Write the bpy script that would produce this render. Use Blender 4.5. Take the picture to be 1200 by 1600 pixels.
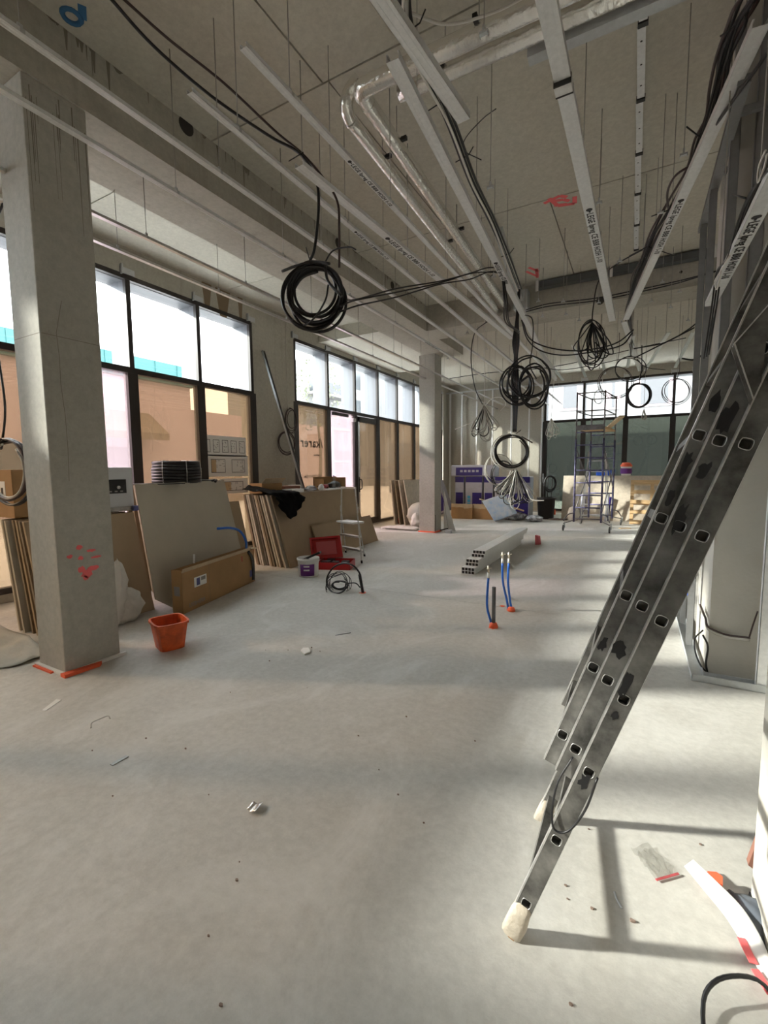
import bpy, math, random
from mathutils import Vector, Matrix
random.seed(7)
R = random.Random
S = bpy.context.scene
COL = S.collection
for o in list(bpy.data.objects):
    bpy.data.objects.remove(o, do_unlink=True)

# ------------------------------------------------------------------ camera
F = 710.0
CAM = Vector((0, 0, 1.5))
yaw, pit, rol = (math.radians(a) for a in (29.086, 5.297, -0.471))
FW = Vector((-math.sin(yaw) * math.cos(pit), math.cos(yaw) * math.cos(pit), -math.sin(pit)))
_rt = FW.cross(Vector((0, 0, 1))).normalized()
_up = _rt.cross(FW)
RT = _rt * math.cos(rol) + _up * math.sin(rol)
UP = -_rt * math.sin(rol) + _up * math.cos(rol)
cd = bpy.data.cameras.new('camera')
cam = bpy.data.objects.new('camera', cd)
COL.objects.link(cam)
S.camera = cam
cd.sensor_fit = 'VERTICAL'
cd.sensor_height = 36.0
cd.lens = F * 36.0 / 1600.0
cd.clip_start = 0.02
cd.clip_end = 500
cam.matrix_world = Matrix(((RT.x, UP.x, -FW.x, CAM.x), (RT.y, UP.y, -FW.y, CAM.y), (RT.z, UP.z, -FW.z, CAM.z), (0, 0, 0, 1)))

# ------------------------------------------------------------------ light
W = bpy.data.worlds.new('sky')
S.world = W
W.use_nodes = True
bg = W.node_tree.nodes['Background']
bg.inputs[0].default_value = (0.93, 0.97, 1.0, 1)
bg.inputs[1].default_value = 1.15
sd = bpy.data.lights.new('sun', 'SUN')
sd.energy = 0.85
sd.angle = math.radians(2.6)
sd.color = (1.0, 0.93, 0.82)
sun = bpy.data.objects.new('sun', sd)
COL.objects.link(sun)
sun.rotation_euler = Vector((1.0, 0.45, -0.50)).to_track_quat('-Z', 'Y').to_euler()
S.view_settings.view_transform = 'Standard'
S.view_settings.look = 'None'
S.view_settings.gamma = 1.0
S.view_settings.use_curve_mapping = False
S.view_settings.exposure = 3.72
S.cycles.max_bounces = 10
S.cycles.diffuse_bounces = 6
S.cycles.transparent_max_bounces = 24
S.cycles.sample_clamp_indirect = 6.0


# ------------------------------------------------------------------ helpers
def ray(px, py):
    return FW + RT * ((px - 600) / F) - UP * ((py - 800) / F)


def P(px, py, ax, val):
    """point on the plane ax = val that lies under a pixel of the photograph"""
    d = ray(px, py)
    i = 'xyz'.index(ax)
    return CAM + d * ((val - CAM[i]) / d[i])


def fl(px, py):
    return P(px, py, 'z', 0.0)


def V(*a):
    return Vector(a)


def smooth(pts, n=6, closed=False):
    pts = [Vector(p) for p in pts]
    m = len(pts)
    out = []
    rng = range(m if closed else m - 1)
    for i in rng:
        if closed:
            p0, p1, p2, p3 = (pts[(i + k) % m] for k in (-1, 0, 1, 2))
        else:
            p1, p2 = pts[i], pts[i + 1]
            p0 = pts[i - 1] if i else p1 * 2 - p2
            p3 = pts[i + 2] if i + 2 < m else p2 * 2 - p1
        for k in range(n):
            t = k / n
            out.append(0.5 * ((2 * p1) + (p2 - p0) * t + (2 * p0 - 5 * p1 + 4 * p2 - p3) * t * t + (3 * p1 - p0 - 3 * p2 + p3) * t ** 3))
    if not closed:
        out.append(pts[-1])
    return out


class MB:
    def __init__(s):
        s.v, s.f = [], []
        s.sm = False

    def add(s, vs, fs):
        b = len(s.v)
        s.v += [Vector(v) for v in vs]
        s.f += [tuple(i + b for i in f) for f in fs]
        return s

    def box(s, x0, x1, y0, y1, z0, z1):
        return s.add([(x0, y0, z0), (x1, y0, z0), (x1, y1, z0), (x0, y1, z0), (x0, y0, z1), (x1, y0, z1), (x1, y1, z1), (x0, y1, z1)],
                     [(0, 3, 2, 1), (4, 5, 6, 7), (0, 1, 5, 4), (1, 2, 6, 5), (2, 3, 7, 6), (3, 0, 4, 7)])

    def ob(s, o, a, b, c):
        """box with corner o and edge vectors a, b, c"""
        o, a, b, c = Vector(o), Vector(a), Vector(b), Vector(c)
        vs = [o, o + a, o + a + b, o + b, o + c, o + a + c, o + a + b + c, o + b + c]
        fs = [(0, 3, 2, 1), (4, 5, 6, 7), (0, 1, 5, 4), (1, 2, 6, 5), (2, 3, 7, 6), (3, 0, 4, 7)]
        if a.cross(b).dot(c) < 0:
            fs = [f[::-1] for f in fs]
        return s.add(vs, fs)

    def bar(s, p, q, w, h, up=(0, 0, 1)):
        """rectangular bar from p to q: w across, h along up, centred"""
        p, q = Vector(p), Vector(q)
        d = q - p
        u = Vector(up)
        sd_ = d.cross(u)
        if sd_.length < 1e-6:
            sd_ = d.cross(Vector((0, 1, 0)))
        sd_.normalize()
        u = sd_.cross(d).normalized()
        return s.ob(p - sd_ * w / 2 - u * h / 2, d, sd_ * w, u * h)

    def prism(s, poly, ext):
        poly = [Vector(p) for p in poly]
        ext = Vector(ext)
        n = len(poly)
        nr = Vector((0, 0, 0))
        for i in range(n):
            nr += poly[i].cross(poly[(i + 1) % n])
        vs = poly + [p + ext for p in poly]
        fs = [tuple(range(n - 1, -1, -1)), tuple(range(n, 2 * n))] + [(i, (i + 1) % n, n + (i + 1) % n, n + i) for i in range(n)]
        if nr.dot(ext) < 0:
            fs = [f[::-1] for f in fs]
        return s.add(vs, fs)

    def tube(s, pts, r, seg=8, closed=False, cap=True):
        s.sm = True
        pts = [Vector(p) for p in pts]
        m = len(pts)
        rr = r if isinstance(r, (list, tuple)) else [r] * m
        vs, fs = [], []
        n = None
        for i in range(m):
            if closed:
                t = pts[(i + 1) % m] - pts[i - 1]
            else:
                t = pts[min(i + 1, m - 1)] - pts[max(i - 1, 0)]
            if t.length < 1e-9:
                t = Vector((0, 0, 1))
            t.normalize()
            if n is None:
                n = t.orthogonal().normalized()
            else:
                n = n - t * n.dot(t)
                if n.length < 1e-6:
                    n = t.orthogonal()
                n.normalize()
            b = t.cross(n)
            for k in range(seg):
                a = 2 * math.pi * k / seg
                vs.append(pts[i] + (n * math.cos(a) + b * math.sin(a)) * rr[i])
        for i in range(m if closed else m - 1):
            j = (i + 1) % m
            for k in range(seg):
                l = (k + 1) % seg
                fs.append((i * seg + k, i * seg + l, j * seg + l, j * seg + k))
        if cap and not closed:
            fs.append(tuple(range(seg - 1, -1, -1)))
            fs.append(tuple((m - 1) * seg + k for k in range(seg)))
        return s.add(vs, fs)

    def cyl(s, p, q, r, seg=12, r2=None):
        return s.tube([p, q], [r, r if r2 is None else r2], seg)

    def lathe(s, prof, c, seg=20, ax=None, ay=None, az=None):
        """prof: list of (radius, height) turned about az at c"""
        s.sm = True
        c = Vector(c)
        ax, ay, az = (Vector(a) if a is not None else b for a, b in ((ax, V(1, 0, 0)), (ay, V(0, 1, 0)), (az, V(0, 0, 1))))
        vs, fs = [], []
        for r, h in prof:
            for k in range(seg):
                a = 2 * math.pi * k / seg
                vs.append(c + (ax * math.cos(a) + ay * math.sin(a)) * r + az * h)
        for i in range(len(prof) - 1):
            for k in range(seg):
                l = (k + 1) % seg
                fs.append((i * seg + k, i * seg + l, (i + 1) * seg + l, (i + 1) * seg + k))
        return s.add(vs, fs)

    def grid(s, nu, nv, fn):
        vs = [fn(i / nu, j / nv) for j in range(nv + 1) for i in range(nu + 1)]
        fs = [(j * (nu + 1) + i, j * (nu + 1) + i + 1, (j + 1) * (nu + 1) + i + 1, (j + 1) * (nu + 1) + i) for j in range(nv) for i in range(nu)]
        s.sm = True
        return s.add(vs, fs)

    def build(s, name, mat, parent=None, label=None, cat=None, group=None, kind=None, bevel=0, solid=0):
        me = bpy.data.meshes.new(name)
        if parent is not None:
            org = parent.get('_org')
            org = Vector(org) if org is not None else Vector((0, 0, 0))
        else:
            lo = [min(v[i] for v in s.v) for i in range(3)]
            hi = [max(v[i] for v in s.v) for i in range(3)]
            org = Vector(((lo[0] + hi[0]) / 2, (lo[1] + hi[1]) / 2, lo[2]))
        me.from_pydata([v - org for v in s.v], [], s.f)
        me.update()
        if s.sm:
            me.polygons.foreach_set('use_smooth', [len(p.vertices) == 4 for p in me.polygons])
        o = bpy.data.objects.new(name, me)
        COL.objects.link(o)
        me.materials.append(mat)
        if parent is not None:
            o.parent = parent
            o['_org'] = tuple(org)
        else:
            o.location = org
            o['_org'] = tuple(org)
        tag(o, label, cat, group, kind)
        if solid:
            m = o.modifiers.new('thick', 'SOLIDIFY')
            m.thickness = solid
            m.offset = 0
        if bevel:
            m = o.modifiers.new('edge', 'BEVEL')
            m.width = bevel
            m.segments = 2
            m.limit_method = 'ANGLE'
        return o


def tag(o, label=None, cat=None, group=None, kind=None):
    if label: o['label'] = label
    if cat: o['category'] = cat
    if group: o['group'] = group
    if kind: o['kind'] = kind
    return o


def thing(name, loc, label, cat, group=None, kind=None):
    o = bpy.data.objects.new(name, None)
    COL.objects.link(o)
    o.empty_display_size = 0.1
    o.location = Vector(loc)
    o['_org'] = tuple(loc)
    return tag(o, label, cat, group, kind)


def text(name, body, size, mat, parent, origin, xdir, ydir, extrude=0.0004):
    """flat printed lettering; origin = start of the baseline"""
    c = bpy.data.curves.new(name, 'FONT')
    c.body = body
    c.size = size
    c.extrude = extrude
    c.offset = size * 0.018
    c.space_character = 1.08
    c.resolution_u = 2
    tmp = bpy.data.objects.new(name, c)
    COL.objects.link(tmp)
    dg = bpy.context.evaluated_depsgraph_get()
    me = bpy.data.meshes.new_from_object(tmp.evaluated_get(dg))
    bpy.data.objects.remove(tmp)
    bpy.data.curves.remove(c)
    me.name = name
    me.materials.clear()
    me.materials.append(mat)
    o = bpy.data.objects.new(name, me)
    COL.objects.link(o)
    o['kind'] = 'stuff'
    x, y = Vector(xdir).normalized(), Vector(ydir).normalized()
    z = x.cross(y).normalized()
    y = z.cross(x)
    org = Vector(origin) - Vector(parent['_org'])
    o.parent = parent
    o.matrix_local = Matrix(((x.x, y.x, z.x, org.x), (x.y, y.y, z.y, org.y), (x.z, y.z, z.z, org.z), (0, 0, 0, 1)))
    return o


# ------------------------------------------------------------------ materials
def mat(name, col, rough=0.6, metal=0.0, var=0.0, scale=8.0, bump=0.0, bscale=None, col2=None, spec=None, stretch=(1, 1, 1), world=False):
    m = bpy.data.materials.new(name)
    m.use_nodes = True
    nt = m.node_tree
    b = nt.nodes['Principled BSDF']
    b.inputs['Roughness'].default_value = rough
    b.inputs['Metallic'].default_value = metal
    if spec is not None:
        b.inputs['Specular IOR Level'].default_value = spec
    c = (*col, 1)
    b.inputs['Base Color'].default_value = c
    if var or bump or col2:
        tc = nt.nodes.new('ShaderNodeTexCoord')
        mp = nt.nodes.new('ShaderNodeMapping')
        mp.inputs['Scale'].default_value = stretch
        if world:
            g = nt.nodes.new('ShaderNodeNewGeometry')
            nt.links.new(g.outputs['Position'], mp.inputs[0])
        else:
            nt.links.new(tc.outputs['Object'], mp.inputs[0])
        n = nt.nodes.new('ShaderNodeTexNoise')
        n.inputs['Scale'].default_value = scale
        n.inputs['Detail'].default_value = 6
        n.inputs['Roughness'].default_value = 0.62
        nt.links.new(mp.outputs[0], n.inputs['Vector'])
        if var or col2:
            rp = nt.nodes.new('ShaderNodeValToRGB')
            a = tuple(max(0, x * (1 - var)) for x in col)
            d = tuple(min(1, x * (1 + var)) for x in (col2 or col))
            rp.color_ramp.elements[0].color = (*a, 1)
            rp.color_ramp.elements[1].color = (*d, 1)
            rp.color_ramp.elements[0].position = 0.32
            rp.color_ramp.elements[1].position = 0.68
            nt.links.new(n.outputs[0], rp.inputs[0])
            nt.links.new(rp.outputs[0], b.inputs['Base Color'])
        if bump:
            n2 = nt.nodes.new('ShaderNodeTexNoise')
            n2.inputs['Scale'].default_value = bscale or scale * 4
            n2.inputs['Detail'].default_value = 4
            nt.links.new(mp.outputs[0], n2.inputs['Vector'])
            bp = nt.nodes.new('ShaderNodeBump')
            bp.inputs['Strength'].default_value = bump
            bp.inputs['Distance'].default_value = 0.02
            nt.links.new(n2.outputs[0], bp.inputs['Height'])
            nt.links.new(bp.outputs[0], b.inputs['Normal'])
    return m


def concrete(name, c1, c2, stain, big=0.55, rough=0.85, streak=0.0, dust=None, dust_amt=0.0):
    """cast concrete: cloudy tone, fine grain, darker stains, optional runs of water and dust swirls (world coordinates)"""
    m = bpy.data.materials.new(name)
    m.use_nodes = True
    nt = m.node_tree
    L = nt.links.new
    b = nt.nodes['Principled BSDF']
    b.inputs['Roughness'].default_value = rough
    g = nt.nodes.new('ShaderNodeNewGeometry')

    def noise(sc, det=6, ro=0.6, st=(1, 1, 1), dist=0.0):
        mp = nt.nodes.new('ShaderNodeMapping')
        mp.inputs['Scale'].default_value = st
        L(g.outputs['Position'], mp.inputs[0])
        n = nt.nodes.new('ShaderNodeTexNoise')
        n.inputs['Scale'].default_value = sc
        n.inputs['Detail'].default_value = det
        n.inputs['Roughness'].default_value = ro
        n.inputs['Distortion'].default_value = dist
        L(mp.outputs[0], n.inputs['Vector'])
        return n.outputs[0]

    def ramp(src, p0, p1, a, d):
        r = nt.nodes.new('ShaderNodeValToRGB')
        r.color_ramp.elements[0].position = p0
        r.color_ramp.elements[1].position = p1
        r.color_ramp.elements[0].color = a
        r.color_ramp.elements[1].color = d
        L(src, r.inputs[0])
        return r.outputs[0]

    def mix(fac, a, d, mode='MIX'):
        x = nt.nodes.new('ShaderNodeMix')
        x.data_type = 'RGBA'
        x.blend_type = mode
        if isinstance(fac, float):
            x.inputs[0].default_value = fac
        else:
            L(fac, x.inputs[0])
        for s_, q in ((6, a), (7, d)):
            if isinstance(q, tuple):
                x.inputs[s_].default_value = q
            else:
                L(q, x.inputs[s_])
        return x.outputs[2]

    base = ramp(noise(big, 5, 0.6, dist=0.6), 0.3, 0.7, (*c1, 1), (*c2, 1))
    fine = ramp(noise(22, 8, 0.7), 0.35, 0.7, (0.86, 0.86, 0.86, 1), (1.06, 1.06, 1.06, 1))
    col = mix(1.0, base, fine, 'MULTIPLY')
    st = ramp(noise(1.3, 7, 0.65, dist=1.2), 0.60, 0.74, (0, 0, 0, 1), (1, 1, 1, 1))
    sm = nt.nodes.new('ShaderNodeMath')
    sm.operation = 'MULTIPLY'
    sm.inputs[1].default_value = 0.35
    L(st, sm.inputs[0])
    col = mix(sm.outputs[0], col, (*stain, 1))
    if streak:
        k = ramp(noise(3.0, 5, 0.6, (2.2, 2.2, 0.18)), 0.58, 0.72, (0, 0, 0, 1), (1, 1, 1, 1))
        q = nt.nodes.new('ShaderNodeMath')
        q.operation = 'MULTIPLY'
        q.inputs[1].default_value = streak
        L(k, q.inputs[0])
        col = mix(q.outputs[0], col, (*stain, 1))
    if dust:
        k = ramp(noise(0.9, 8, 0.68, (1.5, 0.8, 1), 1.8), 0.50, 0.66, (0, 0, 0, 1), (1, 1, 1, 1))
        q = nt.nodes.new('ShaderNodeMath')
        q.operation = 'MULTIPLY'
        q.inputs[1].default_value = dust_amt
        L(k, q.inputs[0])
        col = mix(q.outputs[0], col, (*dust, 1))
    L(col, b.inputs['Base Color'])
    bp = nt.nodes.new('ShaderNodeBump')
    bp.inputs['Strength'].default_value = 0.12
    bp.inputs['Distance'].default_value = 0.02
    L(noise(30, 6, 0.7), bp.inputs['Height'])
    L(bp.outputs[0], b.inputs['Normal'])
    return m


def glass(name, tint, gloss=0.06, haze=0.0, hazecol=(0.5, 0.4, 0.3)):
    m = bpy.data.materials.new(name)
    m.use_nodes = True
    nt = m.node_tree
    nt.nodes.clear()
    L = nt.links.new
    out = nt.nodes.new('ShaderNodeOutputMaterial')
    t = nt.nodes.new('ShaderNodeBsdfTransparent')
    t.inputs[0].default_value = (*tint, 1)
    g = nt.nodes.new('ShaderNodeBsdfGlossy')
    g.inputs['Roughness'].default_value = 0.02
    mx = nt.nodes.new('ShaderNodeMixShader')
    mx.inputs[0].default_value = gloss
    L(t.outputs[0], mx.inputs[1])
    L(g.outputs[0], mx.inputs[2])
    last = mx
    if haze:
        d = nt.nodes.new('ShaderNodeBsdfDiffuse')
        d.inputs[0].default_value = (*hazecol, 1)
        tl = nt.nodes.new('ShaderNodeBsdfTranslucent')
        tl.inputs[0].default_value = (*hazecol, 1)
        a = nt.nodes.new('ShaderNodeMixShader')
        a.inputs[0].default_value = 0.5
        L(d.outputs[0], a.inputs[1])
        L(tl.outputs[0], a.inputs[2])
        m2 = nt.nodes.new('ShaderNodeMixShader')
        m2.inputs[0].default_value = haze
        L(mx.outputs[0], m2.inputs[1])
        L(a.outputs[0], m2.inputs[2])
        last = m2
    L(last.outputs[0], out.inputs[0])
    return m


M = {}
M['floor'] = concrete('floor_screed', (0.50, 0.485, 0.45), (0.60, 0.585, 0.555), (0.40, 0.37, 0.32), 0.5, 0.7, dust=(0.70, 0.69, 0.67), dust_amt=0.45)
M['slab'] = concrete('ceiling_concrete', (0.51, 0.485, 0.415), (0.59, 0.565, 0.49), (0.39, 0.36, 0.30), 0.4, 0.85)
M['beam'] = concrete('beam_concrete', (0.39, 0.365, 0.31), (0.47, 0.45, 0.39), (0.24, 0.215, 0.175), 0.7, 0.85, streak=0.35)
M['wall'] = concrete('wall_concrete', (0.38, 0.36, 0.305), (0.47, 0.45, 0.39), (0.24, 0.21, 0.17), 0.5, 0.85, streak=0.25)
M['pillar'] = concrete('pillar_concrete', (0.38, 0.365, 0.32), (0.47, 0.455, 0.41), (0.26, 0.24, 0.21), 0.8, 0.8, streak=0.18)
M['render'] = mat('pale_render', (0.52, 0.50, 0.455), 0.85, var=0.06, scale=3, bump=0.1, bscale=40)
M['gap'] = mat('joint_shadow_gap', (0.05, 0.045, 0.04), 0.95)
M['frame'] = mat('dark_bronze_aluminium', (0.032, 0.027, 0.025), 0.45, 0.3)
M['frame_side'] = mat('grey_reveal_aluminium', (0.115, 0.12, 0.135), 0.5, 0.2)
M['galv'] = mat('galvanised_steel', (0.70, 0.715, 0.72), 0.42, 0.15, var=0.05, scale=30, col2=(0.74, 0.75, 0.755))
M['galv_dull'] = mat('dull_galvanised_steel', (0.50, 0.52, 0.53), 0.5, 0.4, var=0.07, scale=20)
M['rod'] = mat('threaded_rod_steel', (0.36, 0.35, 0.32), 0.5, 0.6)
M['alu'] = mat('aluminium', (0.70, 0.70, 0.69), 0.33, 0.85, var=0.12, scale=25)
M['alu_worn'] = mat('worn_aluminium', (0.075, 0.073, 0.068), 0.45, 0.45, var=0.45, scale=9, col2=(0.18, 0.175, 0.165), bump=0.08, bscale=30)
M['alu_edge'] = mat('bright_aluminium_edge', (0.78, 0.78, 0.77), 0.3, 0.8, var=0.2, scale=40)
M['black'] = mat('black_plastic', (0.012, 0.012, 0.014), 0.42)
M['cable'] = mat('black_cable_sheath', (0.010, 0.010, 0.012), 0.38)
M['brown_cable'] = mat('brown_cable_sheath', (0.05, 0.03, 0.028), 0.4)
M['grey_cable'] = mat('grey_cable_sheath', (0.42, 0.40, 0.36), 0.45)
M['white_cable'] = mat('white_cable_sheath', (0.72, 0.70, 0.66), 0.45)
M['foil'] = mat('insulation_foil', (0.86, 0.85, 0.82), 0.2, 0.9, bump=0.45, bscale=22)
M['foil_edge'] = mat('foil_tape', (0.84, 0.83, 0.80), 0.3, 0.9, bump=0.5, bscale=80)
M['blue'] = mat('blue_pipe', (0.02, 0.13, 0.55), 0.35)
M['brass'] = mat('brass_valve', (0.72, 0.66, 0.55), 0.3, 0.8)
M['orange'] = mat('orange_spray_paint', (0.85, 0.14, 0.06), 0.7)
M['pinkpaint'] = mat('fluorescent_pink_paint', (0.85, 0.16, 0.17), 0.8)
M['bucket'] = mat('orange_bucket_plastic', (0.62, 0.10, 0.025), 0.45, var=0.25, scale=12)
M['mortar'] = mat('dried_mortar', (0.22, 0.16, 0.13), 0.9, var=0.3, scale=20)
M['white'] = mat('white_plastic', (0.75, 0.74, 0.72), 0.5)
M['paper'] = mat('white_paper', (0.80, 0.79, 0.77), 0.8)
M['purple'] = mat('purple_label', (0.13, 0.02, 0.20), 0.5)
M['red'] = mat('red_plastic', (0.42, 0.012, 0.015), 0.4)
M['pinkred'] = mat('pale_red_plastic', (0.50, 0.09, 0.10), 0.45)
M['card'] = mat('brown_cardboard', (0.36, 0.21, 0.095), 0.8, var=0.1, scale=4)
M['card_light'] = mat('pale_cardboard', (0.50, 0.38, 0.25), 0.85, var=0.1, scale=6)
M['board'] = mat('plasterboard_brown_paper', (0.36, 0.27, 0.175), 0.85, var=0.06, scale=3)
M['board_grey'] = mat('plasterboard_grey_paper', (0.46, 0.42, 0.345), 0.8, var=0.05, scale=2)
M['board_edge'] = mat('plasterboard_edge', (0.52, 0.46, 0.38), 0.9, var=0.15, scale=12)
M['board_dark'] = mat('plasterboard_dark_edge', (0.22, 0.17, 0.12), 0.9, var=0.2, scale=12)
M['wood'] = mat('pine_wood', (0.62, 0.42, 0.22), 0.7, var=0.15, scale=5, stretch=(1, 1, 8))
M['wood_pale'] = mat('pale_softwood', (0.66, 0.52, 0.34), 0.75, var=0.12, scale=6, stretch=(1, 1, 6))
M['sack'] = mat('woven_white_sack', (0.60, 0.58, 0.54), 0.85, var=0.08, scale=6, bump=0.3, bscale=30)
M['sheet'] = mat('dust_sheet', (0.46, 0.46, 0.43), 0.9, var=0.08, scale=4, bump=0.2, bscale=20)
M['bagpurple'] = mat('purple_film', (0.022, 0.012, 0.15), 0.35)
M['bagwhite'] = mat('pale_film', (0.36, 0.37, 0.44), 0.4, var=0.1, scale=6)
M['bagcyan'] = mat('cyan_print', (0.05, 0.38, 0.62), 0.5)
M['bagblue'] = mat('blue_white_film', (0.62, 0.66, 0.72), 0.4, var=0.1, scale=7, col2=(0.28, 0.42, 0.62), bump=0.5, bscale=8)
M['film'] = mat('shiny_grey_film', (0.10, 0.10, 0.11), 0.25, var=0.6, scale=10, bump=0.8, bscale=14, col2=(0.4, 0.4, 0.42))
M['scaf'] = mat('scaffold_blue_steel', (0.035, 0.035, 0.14), 0.4, 0.3, var=0.4, scale=14, col2=(0.14, 0.13, 0.22))
M['scafgrey'] = mat('scaffold_grey_steel', (0.20, 0.19, 0.20), 0.5, 0.4, var=0.3, scale=14)
M['rubber'] = mat('grey_rubber', (0.10, 0.10, 0.10), 0.7)
M['ink'] = mat('black_ink', (0.03, 0.03, 0.035), 0.7)
M['greyink'] = mat('grey_ink', (0.25, 0.24, 0.23), 0.7)
M['blueink'] = mat('blue_ink', (0.09, 0.10, 0.26), 0.7)
M['tan'] = mat('tan_print', (0.55, 0.40, 0.24), 0.8)
M['tape'] = mat('white_floor_tape', (0.80, 0.79, 0.77), 0.7)
M['masking'] = mat('cream_masking_tape', (0.52, 0.46, 0.38), 0.7, var=0.12, scale=20, bump=0.4, bscale=30)
M['glass'] = glass('clear_glass', (0.94, 0.97, 0.97), 0.05)
M['brownglass'] = glass('brown_film_glass', (0.365, 0.305, 0.24), 0.06, 0.11, (0.42, 0.35, 0.27))
M['pinkfilm'] = glass('pale_pink_film_glass', (0.60, 0.535, 0.555), 0.05, 0.2, (0.80, 0.73, 0.76))
M['greenglass'] = glass('green_tinted_glass', (0.27, 0.295, 0.265), 0.08)
M['clearfilm'] = glass('clear_bag_film', (0.92, 0.92, 0.90), 0.18, 0.08, (0.8, 0.8, 0.8))
M['ext_white'] = mat('dimmed_white_facade', (0.17, 0.167, 0.165), 0.9)  # white walls with the base colour darkened so they do not overexpose
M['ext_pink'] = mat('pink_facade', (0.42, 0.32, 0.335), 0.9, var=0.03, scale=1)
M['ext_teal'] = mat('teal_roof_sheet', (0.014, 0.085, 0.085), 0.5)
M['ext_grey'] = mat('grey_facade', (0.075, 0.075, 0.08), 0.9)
M['ext_dark'] = mat('window_dark', (0.05, 0.055, 0.06), 0.3)
M['ext_tan'] = mat('tan_awning', (0.16, 0.11, 0.07), 0.8)
M['asphalt'] = mat('pavement_grey', (0.58, 0.565, 0.545), 0.9, var=0.08, scale=2)
M['leaf'] = mat('leaf_green', (0.13, 0.14, 0.09), 0.7, var=0.3, scale=6)
M['bark'] = mat('bark', (0.14, 0.11, 0.08), 0.9)
M['bluebox'] = mat('blue_plastic', (0.02, 0.10, 0.60), 0.4)

# ------------------------------------------------------------------ the setting
def struct(name, mb, m, parent=None, **k):
    return mb.build(name, m, parent, kind=None if parent else 'structure', **k)


XW = -6.35           # inner face of the window wall
ZS = 4.62            # main slab soffit
floor = struct('floor', MB().box(XW - 0.5, 1.6, -5.2, 4.845, -0.2, 0).box(XW - 0.5, 1.6, 4.852, 17, -0.2, 0), M['floor'])
tag(floor, 'pale grey dusty concrete screed floor')
struct('joint_gap', MB().box(XW - 0.4, 1.5, 4.80, 4.9, -0.19, -0.012), M['gap'], floor)

# slab of precast panels with open joints
ceil = thing('ceiling', (0, 0, ZS), 'beige concrete slab soffit of wide precast panels', None, kind='structure')
for x0, x1, y0, y1 in [(XW - .5, -2.35, -5.2, 0.72), (-2.335, 1.6, -5.2, 0.72), (XW - .5, -2.35, 0.735, 3.25), (-2.335, 1.6, 0.735, 3.25),
                       (XW - .5, -2.3, 3.265, 5.83), (-2.288, 1.6, 3.265, 5.83), (XW - .5, -1.02, 5.845, 8.45), (-1.008, 1.6, 5.845, 8.45),
                       (XW - .5, 1.6, 12.2, 17)]:
    MB().box(x0, x1, y0, y1, ZS, ZS + 0.2).build('panel', M['slab'], ceil)
MB().box(XW - .5, 1.6, -5.2, 17, ZS + 0.05, ZS + 0.3).build('topping', M['gap'], ceil)
struct('ceiling_lower', MB().box(XW - .5, 1.6, 8.45, 12.2, 4.35, ZS + 0.1), M['slab'])
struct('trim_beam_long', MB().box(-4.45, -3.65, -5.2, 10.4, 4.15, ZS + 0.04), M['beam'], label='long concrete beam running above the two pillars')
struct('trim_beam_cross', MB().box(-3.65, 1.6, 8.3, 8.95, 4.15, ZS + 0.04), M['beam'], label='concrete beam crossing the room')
# round service holes in the beams
for k, (px, py) in enumerate([(291, 197), (528, 380), (613, 446)]):
    c = P(px, py, 'x', -3.648)
    MB().cyl(c - V(0.002, 0, 0), c + V(0.004, 0, 0), 0.075 if k == 0 else 0.06, 20).build('service_hole', M['gap'], bpy.data.objects['trim_beam_long'])
for px, py in [(938, 470), (1064, 425)]:
    c = P(px, py, 'y', 8.298)
    MB().cyl(c + V(0, 0.002, 0), c - V(0, 0.004, 0), 0.06 if px < 1000 else 0.02, 16).build('service_hole', M['gap'], bpy.data.objects['trim_beam_cross'])

# pillars
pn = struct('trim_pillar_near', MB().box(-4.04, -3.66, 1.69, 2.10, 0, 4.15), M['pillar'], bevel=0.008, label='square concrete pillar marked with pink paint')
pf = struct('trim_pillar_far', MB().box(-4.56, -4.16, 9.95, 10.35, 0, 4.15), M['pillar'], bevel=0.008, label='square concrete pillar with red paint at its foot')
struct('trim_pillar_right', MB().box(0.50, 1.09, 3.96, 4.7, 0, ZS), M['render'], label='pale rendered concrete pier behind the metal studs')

# walls
wl = MB()
HEAD, SILL = 4.23, 0.10
for y0, y1 in [(-5.2, -4.12), (6.43, 7.6), (16.0, 17)]:
    wl.box(XW - 0.35, XW, y0, y1, 0, ZS)
for y0, y1 in [(-4.12, 6.43), (7.6, 16.0)]:
    wl.box(XW - 0.35, XW, y0, y1, HEAD, ZS)
    wl.box(XW - 0.35, XW, y0, y1, 0, SILL if y0 < 0 else 0.03)
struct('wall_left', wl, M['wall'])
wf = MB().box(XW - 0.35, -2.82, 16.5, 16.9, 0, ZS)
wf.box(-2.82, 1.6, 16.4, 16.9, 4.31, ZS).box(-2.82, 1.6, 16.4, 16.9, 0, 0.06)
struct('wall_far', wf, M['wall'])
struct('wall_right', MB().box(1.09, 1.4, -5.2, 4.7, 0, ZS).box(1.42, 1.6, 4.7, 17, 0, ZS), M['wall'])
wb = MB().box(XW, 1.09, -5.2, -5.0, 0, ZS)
struct('wall_back', wb, M['wall'])


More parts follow.
